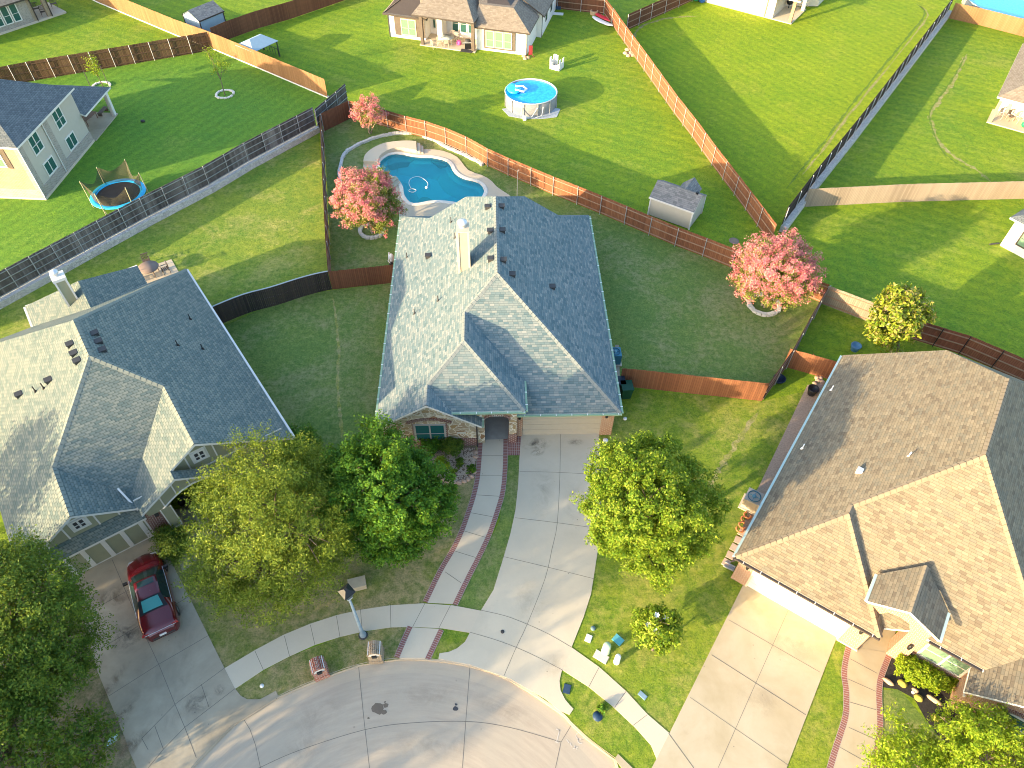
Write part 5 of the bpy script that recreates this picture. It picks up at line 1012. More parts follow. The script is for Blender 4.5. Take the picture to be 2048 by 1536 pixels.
tree('oak_tree', 'big dark green oak filling the lower left edge beside the old driveway', 'tree', G(40, 1330), L_((0, 1130, 5.4, 1.5), (50, 1132, 5.0, 1.3), (92, 1175, 4.7, 1.3), (118, 1225, 4.2, 1.35), (140, 1285, 3.4, 1.3), (135, 1330, 3.0, 1.1), (95, 1320, 4.0, 1.6), (45, 1330, 4.2, 1.9), (-10, 1300, 5.0, 2.2), (70, 1245, 5.2, 2.0), (45, 1185, 5.8, 2.0), (0, 1220, 6.0, 2.2), (-50, 1200, 5.6, 2.4), (-80, 1330, 5.0, 2.3), (20, 1370, 3.6, 1.5)), 'leaf_dark_oak', 9, .34, 70, 1.0, .13, .45, .24, shell=.45)
tree('oak_tree', 'low spreading green branches in the bottom left corner', 'tree', G(20, 1530), L_((30, 1440, 3.0, 1.7), (-30, 1450, 3.6, 2.0), (10, 1510, 3.0, 1.9), (70, 1540, 2.6, 1.6), (-60, 1560, 3.0, 2.4), (60, 1430, 2.2, 1.0)), 'leaf_dark_oak', 6, .38, 48, .9, .16, .45, .18, shell=.5)
tree('young_oak', 'small leafy oak growing on bare soil beside the old driveway kerb', 'tree', G(170, 1500), L_((170, 1455, 1.8, 1.0), (195, 1480, 1.4, .8), (140, 1500, 1.7, 1.0), (175, 1520, 1.2, .9), (120, 1540, 1.5, .9)), 'leaf_dark_oak', 8, .3, 40, .9, .15, .45, .07, shell=.4)
tree('crape_myrtle', 'yellow-green tree at the bottom edge right of the curving brick-edged walk', 'tree', G(1815, 1560), L_((1800, 1450, 3.2, .5), (1835, 1480, 2.6, .7), (1780, 1500, 2.8, .7), (1810, 1520, 2.5, .9), (1860, 1530, 2.0, .9), (1770, 1540, 2.2, .8)), 'leaf_lime', 12, .26, 60, 1.4, .13, .4, .07, shell=.35, bark='bark_pale', stems=2)
tree('crape_myrtle', 'bushy yellow-green tree in the lower right corner by the brick gable', 'tree', G(1975, 1560), L_((1905, 1455, 2.9, .8), (1950, 1465, 3.0, 1.0), (1990, 1470, 3.1, .9), (2025, 1500, 3.0, 1.0), (1920, 1510, 2.4, 1.1), (1975, 1520, 2.8, 1.3), (2040, 1540, 2.6, 1.2), (1900, 1540, 2.0, 1.0), (2000, 1440, 2.4, .6)), 'leaf_lime', 11, .28, 70, 1.1, .135, .4, .09, shell=.4, bark='bark_pale', stems=3)
tree('crape_myrtle', 'large round pink-flowering crape myrtle at the right end of the back fence', 'tree', G(1527, 612), L_((1503, 522, 3.2, 1.2), (1530, 500, 3.8, 1.1), (1578, 500, 3.8, 1.2), (1602, 530, 3.2, 1.2), (1602, 572, 2.5, 1.1), (1570, 585, 2.3, 1.1), (1520, 585, 2.2, 1.1), (1500, 560, 2.5, 1.2), (1550, 540, 4.2, 1.9), (1585, 550, 3.6, 1.6)), 'leaf_myrtle', 13, .28, 75, .8, .12, .6, .08, shell=.5, bark='bark_pale', pink=.78, stems=3, group=None)
tree('crape_myrtle', 'pink-flowering crape myrtle left of the pool with a white ring at its foot', 'tree', G(745, 464), L_((705, 370, 3.4, 1.3), (750, 365, 3.2, 1.2), (695, 405, 2.8, 1.2), (770, 395, 2.6, 1.1), (730, 400, 3.6, 1.5), (715, 430, 2.2, 1.0), (755, 430, 2.2, 1.2), (780, 420, 1.9, .9), (770, 450, 1.4, .8)), 'leaf_myrtle', 13, .28, 75, .8, .12, .6, .08, shell=.5, bark='bark_pale', pink=.7, stems=3)
tree('crape_myrtle', 'small upright deep pink crape myrtle in the far left pool corner', 'tree', G(740, 266), L_((722, 225, 2.3, .8), (740, 210, 3.0, .8), (753, 228, 2.2, .7), (735, 225, 2.6, .9), (725, 242, 1.7, .6), (745, 240, 1.8, .6)), 'leaf_myrtle', 16, .22, 60, .8, .11, .6, .06, shell=.5, bark='bark_pale', pink=1.15, stems=3)
tree('magnolia_tree', 'golden-tipped magnolia behind the tan roof at the weathered fence', 'tree', G(1795, 705), L_((1795, 600, 4.6, 1.1), (1820, 600, 4.6, .9), (1835, 625, 4.0, 1.0), (1790, 630, 4.0, 1.3), (1770, 655, 3.0, 1.1), (1810, 650, 3.4, 1.2), (1780, 680, 1.9, .8), (1760, 650, 2.6, .7)), 'leaf_mag', 11, .30, 32, .6, .24, .5, .1, shell=.55)
tree('magnolia_tree', 'small round magnolia with white flowers on the front lawn by the green pedestals', 'tree', G(1305, 1300), L_((1300, 1245, 1.9, .75), (1330, 1240, 1.9, .7), (1310, 1265, 1.5, .8), (1335, 1265, 1.5, .7), (1315, 1240, 2.5, .7), (1295, 1270, 1.1, .6), (1320, 1280, 1.0, .6)), 'leaf_mid', 24, .2, 26, .4, .17, .5, .06, shell=.6)
tree('young_tree', 'slim young tree in a round stone ring on the striped lawn', 'tree', G(450, 190), L_((420, 112, 3.6, .8), (440, 125, 3.0, .8), (430, 140, 2.6, .7), (415, 105, 4.3, .5), (450, 140, 2.2, .5)), 'leaf_mid', 5, .3, 22, 1.2, .16, .4, .05, shell=.2)
tree('young_tree', 'small staked yellow-green tree beside the dark post fence', 'tree', G(206, 173), L_((182, 125, 3.0, .5), (188, 135, 2.5, .6), (180, 118, 3.4, .4), (192, 145, 2.0, .4)), 'leaf_lime', 8, .25, 24, 1.0, .16, .4, .04, shell=.2)
mb = MB()
def bush(name, label, lobes, leaf, dens=14, clump=.16, per=30, size=.11, cat='shrub', group=None, stretch=.3, wid=.55, base=None, shell=.7):
    return tree(name, label, cat, base or G(lobes[0][0], lobes[0][1], 0), lobes, leaf, dens * 1.6, clump * 1.2, int(per * 2.2), stretch, size, wid, 0, group=group, shell=.3, low=-.3, leafname='leaves')
mag = [o for o in bpy.data.objects if o.get('label', '').startswith('small round magnolia')][0]; B0 = Vector(mag.location)
for x, y, z in ((1313, 1231, 3.0), (1311, 1262, 2.3), (1317, 1266, 2.2), (1331, 1236, 2.5), (1296, 1250, 2.4)):
    q = MB(); c = G(x, y, z) - B0
    for k in range(7): a = 2 * math.pi * k / 7; d = Vector((math.cos(a), math.sin(a), .5)); n = Vector((-math.sin(a), math.cos(a), 0)); q.face([c, c + d * .08 + n * .05, c + d * .17, c + d * .08 - n * .05])
    q.build('flower', 'white', mag)
bush('round_shrub', 'clipped dark green shrub under the left side of the arched window', L_((864, 888, .55, .62)), 'leaf_dark', 26)
bush('round_shrub', 'clipped dark blue-green shrub right of the arched window', L_((905, 890, .55, .66)), foliage and 'leaf_dark_oak', 26)
bush('lime_shrub', 'small yellow-green shrub in the gravel bed of the middle house', L_((883, 928, .35, .42)), 'leaf_lime', 34, .13, 26)
bush('low_plant', 'small grey-green plant in the middle of the gravel bed', L_((920, 925, .15, .28)), 'leaf_dark_oak', 30, .12, 20)
bush('low_plant', 'small green plant at the right edge of the gravel bed', L_((944, 938, .18, .24)), 'leaf_dark', 30, .12, 20)
bush('low_plant', 'tiny brown-green plant between the bed stones', L_((908, 944, .12, .2)), 'leaf_oak', 30, .1, 16)
bush('hedge', 'bright lime hedge under the window of the tan-roofed house', L_((1812, 1330, .45, .55), (1835, 1345, .45, .58), (1858, 1355, .5, .6), (1880, 1365, .45, .5), (1822, 1338, .5, .5)), 'leaf_lime', 26, .15, 30, .1, 'hedge')
bush('shrub', 'dark shrub growing behind the bushy yellow-green tree', L_((1955, 1440, .4, .9), (1985, 1450, .4, .8)), 'leaf_dark_oak', 16)
bush('shrub', 'yellow-green shrub at the corner of the sage house behind the oak', L_((600, 900, 1.2, 1.3), (575, 895, 1.2, 1.2), (620, 925, .9, 1.0)), 'leaf_dark', 12, .25, 34, .12)
bush('juniper', 'dark juniper beside the garage of the sage house', L_((345, 1085, .7, .8), (335, 1070, .8, .55), (355, 1095, .5, .6)), 'leaf_dark_oak', 20, .2, 30, .1, stretch=1.2)
bush('palm_shrub', 'spiky bright green palm beside the pool steps', L_((758, 362, .8, .8), (752, 352, 1.0, .6)), 'leaf_lime', 14, .2, 16, .3, stretch=1.4, wid=.2)
bush('weed_tuft', 'weed tuft on the right verge next to the round cover', L_((1206, 1417, .12, .2)), 'leaf_dark', 30, .1, 20)
bush('shrub', 'small shrub growing against the right wall of the tan-roofed house entry', L_((1906, 1356, .3, .3)), 'leaf_lime', 24, .14, 24)
# unseen off-frame trees shading the street; first two added to keep sun off driveway
for i, (x, y, z, r, lab) in enumerate(((-28, 2.5, 7.2, 3.4, 'tall unseen tree added left of the street bulb for its shade'), (-27.5, -1.2, 7.2, 3.5, 'unseen tree added south of the street bulb nearest the kerb for its shade'), (-30, -6, 5.8, 3.0, 'neighbour tree further left of the street bulb'), (-39.0, 13.2, 6.6, 3.0, 'neighbour tree left of the sage house'), (-36, 9, 4.6, 2.6, 'neighbour tree behind the big lower-left oak'))):
    b_ = Vector((x, y, 0)); t = thing('off_frame_tree', lab, 'tree', b_); CC, DD = [], []
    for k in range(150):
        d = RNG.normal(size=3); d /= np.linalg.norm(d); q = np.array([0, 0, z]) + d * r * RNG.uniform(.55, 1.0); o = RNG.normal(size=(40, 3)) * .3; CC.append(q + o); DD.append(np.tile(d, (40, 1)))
    leaf_mesh('crown', 'leaf_dark_oak', np.vstack(CC), np.vstack(DD), .26, .6, t); mb = MB(); mb.tube([(0, 0, 0), (0, 0, z * .6), (.2, 0, z)], [.25, .18, .08], 8); mb.build('trunk', 'bark', t)

def ringborder(name, label, x, y, r, w, h, m, ang=(0, 360)):
    c = G(x, y); pts = [Vector((c.x + r * math.cos(math.radians(a)), c.y + r * math.sin(math.radians(a)), 0)) for a in np.linspace(ang[0], ang[1], 28)]
    return border(name, label, 'stone border', pts, w, h, m)
MT['white_block'] = plain('white_edging_block', (.60, .57, .52), .85, .2, 6)
ringborder('tree_ring', 'white stone ring round the slim young tree', 450, 189, .85, .22, .12, 'white_block')
ringborder('tree_ring', 'white stone ring round the small staked tree', 203, 173, .85, .22, .12, 'white_block')
ringborder('tree_ring', 'grey curved stone ring at the foot of the large pink myrtle', 1527, 611, 1.1, .28, .22, 'white_block')
ringborder('tree_ring', 'grey stone ring at the foot of the pink myrtle by the pool', 744, 463, .95, .26, .2, 'white_block')
# boulders round the gravel bed
def rock(name, label, x, y, sx, sy, sz, m, rot=0, group=None, z=0, cat='rock'):
    mb = MB(); rows = []
    for i in range(6):
        ph = math.pi * i / 5; rows.append([(sx * math.sin(ph) * math.cos(a) * random.uniform(.85, 1.12), sy * math.sin(ph) * math.sin(a) * random.uniform(.85, 1.12), sz * math.cos(ph)) for a in np.linspace(0, 2 * math.pi, 10)[:-1]])
    mb.grid(rows, 0, True, True); o = mb.build(name, m, None, G(x, y) + Vector((0, 0, z)), rot); return tag(o, label, cat, group)
MT['rock_pink'] = plain('pinkish_boulder', (.44, .30, .22), .85, .25, 5); MT['rock_tan'] = plain('tan_boulder', (.50, .36, .22), .85, .25, 5); MT['rock_yellow'] = plain('mossy_yellow_rock', (.34, .28, .06), .9, .3, 9)
bp_ = [(872, 944), (879, 951), (887, 958), (897, 962), (907, 965), (918, 966), (928, 963), (936, 959), (943, 953), (948, 945), (952, 914), (951, 905)]
ords = ['leftmost', 'second', 'third', 'fourth', 'fifth', 'sixth', 'seventh', 'eighth', 'ninth', 'tenth']
for k, (x, y) in enumerate(bp_): rock('border_boulder', ('pinkish boulder, %s%s in the row curving along the gravel bed' % (ords[k], '' if k == 0 else ' from the left')) if k < 10 else ('pinkish boulder by the front walk, %s of the two near the porch' % ('nearer' if k == 11 else 'farther')), x, y, .2, .16, .14, 'rock_pink', random.uniform(0, 3), 'boulders edging the gravel bed')
for x, y, a, b, c, m, lab in ((1777, 1364, .32, .14, .14, 'rock_tan', 'long tan rock nearest the curved walk in the dark bed'), (1804, 1367, .26, .22, .2, 'rock_yellow', 'yellow mossy mound left of the hedge rocks'), (1830, 1381, .2, .14, .14, 'rock_pink', 'pinkish rock next to the white ball in the dark bed'), (1837, 1396, .24, .2, .18, 'rock_yellow', 'yellow mossy mound in the middle of the dark bed'), (1868, 1400, .42, .16, .14, 'rock_tan', 'longest tan rock below the brick corner'), (1870, 1436, .2, .18, .16, 'rock_yellow', 'orange-yellow mound near the lime tree'), (1893, 1439, .24, .17, .15, 'rock_pink', 'pink-brown rock near the lime tree'), (1826, 1385, .1, .1, .1, 'white', 'white ball in the dark bed')):
    rock('garden_rock', lab, x, y, a, b, c, m, -.7)
for k, (x, y) in enumerate(((1636, 762), (1641, 757), (1630, 768), (1644, 764), (1634, 756))): rock('loose_rock', 'pale rock in the heap beside the tan roof corner', x, y, .22, .18, .16, 'rock_pink', k, 'heap of rocks by the tan roof corner')
for k, (x, y) in enumerate(((1255, 100), (1261, 106), (1251, 107), (1264, 111), (1257, 112))): rock('loose_rock', 'rock in the heap at the foot of the long orange fence', x, y, .35, .3, .22, 'rock_pink', k, 'heap of rocks at the orange fence')
for k, (x, y) in enumerate(((1048, 113), (1056, 116), (1050, 118))): rock('loose_rock', 'rock in the heap at the corner of the white house', x, y, .3, .25, .2, 'rock_tan', k, 'heap of rocks at the white house corner')
g_ = MB()                                                           # loose pebbles over the gravel bed
for k in range(1300):
    x, y = random.uniform(862, 951), random.uniform(895, 962)
    if (x - 905) ** 2 / 48 ** 2 + (y - 915) ** 2 / 50 ** 2 > 1 or y < 897: continue
    c = G(x, y); s_ = random.uniform(.02, .05); g_.obox((c.x, c.y, .015), (s_, s_ * .4, 0), (-s_ * .3, s_ * .8, 0), (0, 0, s_ * .6))
o = g_.build('gravel', plain('pebbles', (.50, .38, .29), .9, .5, 30)); tag(o, 'brown and pink pebbles scattered over the planting bed', 'gravel'); o['kind'] = 'stuff'

# ================================================================ OBJECTS
def yaw(a, b, z=0): d = G(*b, z) - G(*a, z); return math.atan2(d.y, d.x)
# street lamp
t = thing('street_lamp', 'grey tapered street lamp with dark lantern head at the pavement edge', 'street lamp', G(726.5, 1271))
mb = MB(); mb.lathe([(.17, 0), (.17, .25), (.12, .32), (.10, .4), (.055, 4.55), (.0, 4.55)], n=14); mb.build('pole', plain('weathered_grey_pole', (.24, .30, .34), .6, .2), t)
mb = MB(); mb.lathe([(.24, 0), (.24, .06), (.17, .06)], n=16); mb.build('base', 'dark', t)
mb = MB(); mb.lathe([(.17, 4.55), (.19, 4.6), (.17, 4.63), (0, 4.63)], n=4, smooth=False); mb.build('collar', 'metal_pale', t)
mb = MB(); mb.lathe([(.16, 4.63), (.36, 5.2), (.0, 5.2)], n=4, smooth=False); l_ = mb.build('lantern', gloss('smoked_lantern_glass', (.03, .05, .07), .3), t)
mb = MB(); mb.lathe([(.42, 5.2), (.42, 5.25), (.1, 5.46), (0, 5.46)], n=4, smooth=False); mb.build('lantern_cap', 'black', l_)
# brick mailboxes with barrel tops
def mailbox(x, y, rot, m, lab):
    t = thing('brick_mailbox', lab, 'mailbox', G(x, y), rot); w, d, h = .33, .34, .92
    mb = MB(); mb.box(-w, w, -d, d, 0, h); mb.box(-w - .03, w + .03, -d - .03, d + .03, 0, .3); b_ = mb.build('brick_column', m, t)
    mb = MB()
    for k in range(11):
        a = math.pi * (k + .5) / 11; c = (w * .98 * math.cos(a), 0, h + .33 * math.sin(a)); n = Vector((math.cos(a), 0, math.sin(a))); tt = Vector((-math.sin(a), 0, math.cos(a)))
        for j in range(3): mb.obox((c[0], -d + .113 + j * .227, c[2]), tt * .042, (0, .105, 0), n * .045)
    mb.build('brick_vault', m, t)
    mb = MB(); mb.obox((0, 0, h + .12), (w * .93, 0, 0), (0, d * .97, 0), (0, 0, .14)); mb.lathe([(0, -.001), (.29, -.001), (.29, .01), (0, .01)], (0, 0, h + .14), 12); mb.build('mortar_core', plain('pale_mortar', (.62, .60, .56), .9), t)
    mb = MB(); mb.box(-.12, .12, -d - .06, -d + .02, h - .12, h + .12); mb.build('mailbox_door', 'black', t); return t
mailbox(754, 1313, .08, 'brick_tan', 'pale brick mailbox with arched top at the kerb near the walk')
mailbox(643, 1345, .42, 'brick_mail', 'red brick mailbox with arched top at the kerb further left')
def simple(name, label, cat, loc, rot, fn, m, group=None):
    mb = MB(); fn(mb); return tag(mb.build(name, m, None, loc, rot), label, cat, group)
def lid(name, label, x, y, w, d, h, rot, m, cat='cover'):
    w *= .78; d *= .8
    return simple(name, label, cat, G(x, y), rot, lambda b: (b.box(-w / 2, w / 2, -d / 2, d / 2, -.02, h), b.box(-w / 2 - .02, w / 2 + .02, -d / 2 - .02, d / 2 + .02, -.02, h * .6)), m)
lid('meter_cover', 'white square meter cover beside the driveway edge', 1177, 1277, .36, .46, .05, -.4, 'white')
lid('utility_vault', 'rectangular pale concrete vault lid at the pavement', 1202, 1314, .9, .5, .06, -.55, plain('grey_lid', (.50, .48, .45), .7))
lid('meter_cover', 'pale blue and teal utility cover behind the green pedestal', 1236, 1280, .62, .48, .06, -.75, plain('aqua_lid', (.12, .42, .50), .5))
lid('meter_cover', 'blue-grey cover near the right pavement bend', 1285, 1391, .5, .26, .05, -.75, plain('bluegrey_lid', (.20, .30, .38), .6))
lid('meter_cover', 'dark blue meter cover on the right verge', 1134, 1378, .4, .52, .05, -.25, plain('navy_lid', (.03, .06, .11), .5))
simple('drain_cover', 'small round blue-black cover on the right verge', 'cover', G(1195, 1433), 0, lambda b: b.lathe([(.24, 0), (.24, .04), (0, .04)], n=14), plain('navy_lid2', (.02, .05, .10), .5))
simple('drain_cover', 'small round grey cover in brown grass beside the driveway', 'cover', G(1186, 1257), 0, lambda b: b.lathe([(.13, 0), (.13, .05), (0, .05)], n=12), plain('grey_lid2', (.14, .22, .24), .5))
simple('manhole_cover', 'round manhole cover on the lawn behind the back fence', 'manhole', G(1468, 482), 0, lambda b: b.lathe([(.42, .01), (.42, .03), (.34, .035), (0, .035)], n=20), plain('rusty_iron', (.24, .18, .13), .8))
simple('ground_disc', 'round white cap on the left verge tip', 'disc', G(524, 1372), 0, lambda b: b.lathe([(.1, 0), (.1, .06), (0, .08)], n=12), 'white')
simple('ground_disc', 'white disc beside the driveway top', 'disc', G(1211, 881), 0, lambda b: b.lathe([(.17, 0), (.17, .05), (0, .06)], n=12), 'white')
simple('ground_disc', 'small white cap on the lawn right of the garage corner', 'disc', G(1250, 838), 0, lambda b: b.lathe([(.12, 0), (.12, .07), (0, .09)], n=12), 'white')
simple('drain_cover', 'dark round cap in the middle driveway apron', 'cover', G(1005, 1264), 0, lambda b: b.lathe([(.1, .03), (.1, .05), (0, .055)], n=12), 'dark')
simple('paper_litter', 'pale blue crumpled paper on the bare soil at lower left', 'litter', G(225, 1481), .4, lambda b: (b.face([(-.25, -.2, .03), (.2, -.1, .07), (.3, .3, .1), (0, .18, .04)]), b.face([(-.25, -.2, .03), (0, .18, .04), (-.15, .1, .12)])), plain('pale_blue_paper', (.42, .56, .60), .7))
def pedestal(x, y, r, h, m, lab): simple('utility_pedestal', lab, 'pedestal', G(x, y), 0, lambda b: b.lathe([(r * 1.1, 0), (r * 1.1, .1), (r, .12), (r, h * .82), (r * .93, h * .92), (r * .6, h), (0, h)], n=16), m)
pedestal(1211, 1303, .21, .9, plain('pale_green_plastic', (.42, .55, .38), .5), 'pale green plastic pedestal, the wider of the two')
pedestal(1233, 1324, .15, .85, 'white', 'slim white plastic pedestal nearest the pavement')
t = thing('utility_box', 'tan utility box on the lawn behind the street lamp', 'utility box', G(716, 1172), .28)
mb = MB(); mb.box(-.45, .45, -.28, .28, 0, .42); mb.build('body', plain('tan_plastic', (.42, .34, .24), .7), t); mb = MB(); mb.box(.40, .47, -.30, .30, .40, .47); mb.box(-.47, .40, -.30, .30, .40, .45); mb.build('lid', plain('tan_lid', (.46, .38, .27), .7), t)
for x, y, q_ in ((909, 891, 'left'), (917, 891, 'right')): 
    simple('garden_light', q_ + ' one of two white globe lights at the brick base of the stone gable', 'garden light', G(x, y), 0, lambda b: (b.lathe([(.02, 0), (.02, .2), (.09, .24), (.11, .33), (.07, .42), (0, .44)], n=12)), 'white', 'garden lights by the stone gable')
# air conditioners
def ac(x, y, rot, s_, lab, m):
    t = thing('air_conditioner', lab, 'air conditioner', G(x, y), rot); mb = MB(); mb.box(-s_, s_, -s_, s_, .08, .95); mb.build('casing', m, t)
    mb = MB(); mb.box(-s_ - .1, s_ + .1, -s_ - .1, s_ + .1, 0, .08); mb.build('pad', 'walk', t)
    mb = MB(); mb.lathe([(s_ * .82, .955), (s_ * .84, 1.0), (s_ * .76, 1.0), (s_ * .72, .93), (.0, .90)], n=22); g = mb.build('fan_grille', plain('fan_well', (.03, .12, .17), .5), t)
    mb = MB(); mb.lathe([(.13, .9), (.12, 1.0), (0, 1.01)], n=12)
    for k in range(4): a = math.pi / 2 * k; mb.bar((0, 0, .99), (s_ * .8 * math.cos(a), s_ * .8 * math.sin(a), .99), .03)
    mb.build('fan_hub', plain('fan_hub', (.10, .24, .30), .5), g); return t
ac(1227, 722, .04, .42, 'blue-grey air conditioner beside the right wall of the middle house', plain('ac_teal', (.05, .20, .28), .5))
ac(1500, 1010, -.55, .46, 'beige air conditioner under the left eave of the tan roof', plain('ac_beige', (.40, .36, .30), .6))
def bin_(x, y, rot, m, lab, h=1.05, w=.3):
    t = thing('wheelie_bin', lab, 'bin', G(x, y), rot); mb = MB()
    mb.grid([[(-w * .8, -w * .9, .08), (w * .8, -w * .9, .08), (w * .8, w * .9, .08), (-w * .8, w * .9, .08)], [(-w, -w * 1.15, h), (w, -w * 1.15, h), (w, w * 1.15, h), (-w, w * 1.15, h)]], 0, False, True); mb.build('bin_body', m, t)
    mb = MB(); mb.box(-w * 1.06, w * 1.06, -w * 1.25, w * 1.2, h, h + .07); mb.build('bin_lid', m, t)
    for s_ in (-1, 1): mb = MB(); mb.obox((s_ * w * .8, w * .95, .12), (.03, 0, 0), (0, .1, 0), (0, 0, .1)); mb.build('wheel', 'black', t)
    mb = MB(); mb.bar((-w * .8, w * 1.3, h - .05), (w * .8, w * 1.3, h - .05), .04); mb.build('handle', 'black', t)
bin_(1250, 792, .1, plain('dark_green_plastic', (.012, .07, .04), .45), 'dark green wheelie bin in front of the gate fence', 1.05, .36)
bin_(1237, 782, .1, plain('navy_plastic', (.02, .035, .055), .45), 'dark wheelie bin tucked against the garage wall')
bin_(1391, 2, .4, plain('bright_green_plastic', (.03, .30, .10), .45), 'bright green bin at the top edge by the cream brick house')
bin_(1403, 5, .4, plain('blue_plastic', (.03, .12, .38), .45), 'blue bin at the top edge by the cream brick house')
def pot(x, y, r, h, m, lab, name='plant_pot'): simple(name, lab, 'pot', G(x, y), 0, lambda b: b.lathe([(r * .7, 0), (r, h * .75), (r * 1.08, h), (r * .92, h), (r * .86, h * .8), (0, h * .75)], n=18), m)
pot(376, 1012, .36, .62, 'black', 'glossy black round pot in the shaded porch of the sage house')
pot(1557, 762, .4, .3, plain('navy_glaze', (.015, .03, .06), .3), 'dark blue round pot inside the gate corner')
pot(1622, 788, .34, .6, 'black', 'black bucket under the tan roof corner'); pot(1708, 700, .34, .5, plain('blue_glaze', (.06, .16, .28), .3), 'blue-lidded pot behind the tan roof')
simple('splash_block', 'grey splash block at the left brick pier of the white garage', 'splash block', G(1458, 1134), -.55, lambda b: (b.box(-.3, .3, -.16, .16, 0, .05), b.box(-.3, .3, -.16, -.11, 0, .12), b.box(-.3, .3, .11, .16, 0, .12)), 'metal')
for k, (x, y) in enumerate(((1489, 1040), (1484, 1052), (1494, 1032), (1479, 1060))):
    simple('terracotta_edging', 'curved terracotta edging piece piled by the left wall of the tan-roofed house', 'edging', G(x, y, .1 * (k % 2)), k * .8, lambda b: b.tube([(.2 * math.cos(a), .2 * math.sin(a), .1) for a in np.linspace(0, 4.5, 9)], .055, 6), plain('terracotta', (.48, .17, .07), .8), 'pile of terracotta edging')
for k in range(5):
    simple('stepping_slab', 'pale slab in the row along the left wall of the tan-roofed house', 'slab', G(1484 - k * 8, 1066 + k * 15), -.6 + .1 * (k % 2), lambda b: b.box(-.2, .2, -.22, .22, 0, .07), plain('pinkish_slab', (.58, .44, .34), .8), 'slabs along the wall')
# pool equipment at the left wall of the middle house
t = thing('pool_pump', 'white and black pool pump beside the gate fence at the left wall', 'pool pump', G(783, 530), 0)
mb = MB(); mb.lathe([(.16, 0), (.18, .1), (.18, .6), (.1, .75), (0, .78)], (0, .4, 0), 14); mb.build('filter_tank', 'white', t); mb = MB(); mb.tube([(0, 0, .2), (0, .4, .2), (-.25, .5, .35), (-.25, .9, .5)], .05, 8); mb.tube([(.1, -.2, .1), (-.2, -.1, .5), (-.15, .3, .6)], .035, 6); mb.build('pipe', 'white', t); mb = MB(); mb.lathe([(.14, 0), (.16, .3), (0, .34)], (0, -.1, 0), 12); mb.build('pump_motor', 'black', t)
simple('garden_pole', 'thin upright metal pole with hook between back fence and roof', 'pole', G(1034, 402), 0, lambda b: b.tube([(0, 0, 0), (0, 0, 2.9), (.04, 0, 3.05), (.14, 0, 3.05)], .028, 6), 'metal')
# red saloon car
ca = yaw((322, 1262), (281, 1105), .6); cc = G(303, 1185, .7)
t = thing('car', 'dark red saloon car parked on the stained driveway of the sage house', 'car', (cc.x, cc.y, CZ), ca)
XS = [-2.46, -2.40, -2.2, -1.7, -1.35, -.65, 0, .45, 1.2, 1.6, 2.1, 2.36, 2.47]
TB = {'w': [.62, .78, .87, .91, .92, .93, .93, .93, .91, .90, .85, .70, .50], 'zb': [.66, .80, .92, .97, .97, .96, .95, .94, .92, .87, .76, .66, .56], 'zt': [.70, .88, 1.02, 1.07, 1.11, 1.42, 1.46, 1.42, 1.00, .95, .84, .72, .60], 'wt': [.50, .62, .70, .72, .68, .56, .57, .56, .70, .70, .62, .48, .30]}
def cv(k, x):
    y = np.interp([x - .08, x - .04, x, x + .04, x + .08], XS, TB[k]); return float(np.mean(y))
def sec(x, e=0.0):
    w, zb, zt, wt_ = (cv(k, x) for k in ('w', 'zb', 'zt', 'wt')); h = [(w * .94 + e, .2), (w + e, .34), (w * 1.0 + e, .55), (w * .985 + e, zb * .86), (w * .94 + e * .8, zb + e * .5), ((w * .94 * .45 + wt_ * .55) + e, zb + (zt - zb) * .55), (wt_ + e * .7, zt - .025 + e), (wt_ * .72, zt + .012 + e), (wt_ * .35, zt + .028 + e), (0, zt + .032 + e)]
    return [(x, y, z) for y, z in h] + [(x, -y, z) for y, z in h[-2::-1]]
def arch_cut(x, p):
    y, z = p[1], p[2]
    for xa in (-1.42, 1.42):
        dx = abs(x - xa)
        if dx < .40 and abs(y) > .6: z = max(z, .16 + math.sqrt(max(0, .40 ** 2 - dx ** 2)) + .17) if z < .6 else z
    return (p[0], y, z)
xs_ = list(np.linspace(-2.46, 2.47, 62)); mb = MB(); mb.grid([[arch_cut(x, p) for p in sec(x)] for x in xs_], 0, True); mb.face(sec(xs_[0]), 0); mb.face(sec(xs_[-1])[::-1], 0)
paint = gloss('dark_red_paint', (.115, .004, .010), .24, .2, .9); mb.build('body', paint, t)
def patch(name, m, x0, x1, i0, i1, e=.008, n=8, shrink=.0):
    mb = MB(); rows = []
    for x in np.linspace(x0, x1, n): rows.append(sec(x, e)[i0:i1])
    mb.grid(rows, 0, True); return mb.build(name, m, t)
gl_ = gloss('car_glass', (.012, .03, .03), .06); gl2 = gloss('rear_car_glass', (.05, .26, .25), .12)
patch('windscreen', gl_, .50, 1.16, 6, 13); patch('rear_window', 'black', -1.36, -.66, 6, 13, .006); patch('rear_window_glass', gl2, -1.28, -.74, 7, 12, .013)
patch('sunroof', gl_, .02, .40, 7, 12, .007, 4)
for i0, i1 in ((4, 7), (12, 15)): patch('side_window', gl_, -.95, .85, i0, i1, .007, 10); 
for i0 in (4, 13): mb = MB(); mb.tube([sec(x, .012)[i0 if i0 == 4 else 14] for x in np.linspace(-1.25, 1.1, 14)], .014, 6); mb.build('chrome_trim', 'metal_pale', t)
mb = MB(); mb.tube([(sec(-2.36, .01)[i][0] - .03 - .0, sec(-2.30, .01)[i][1] * .96, .86) for i in range(4, 15)], .014, 6); mb.build('chrome_trim', 'metal_pale', t)
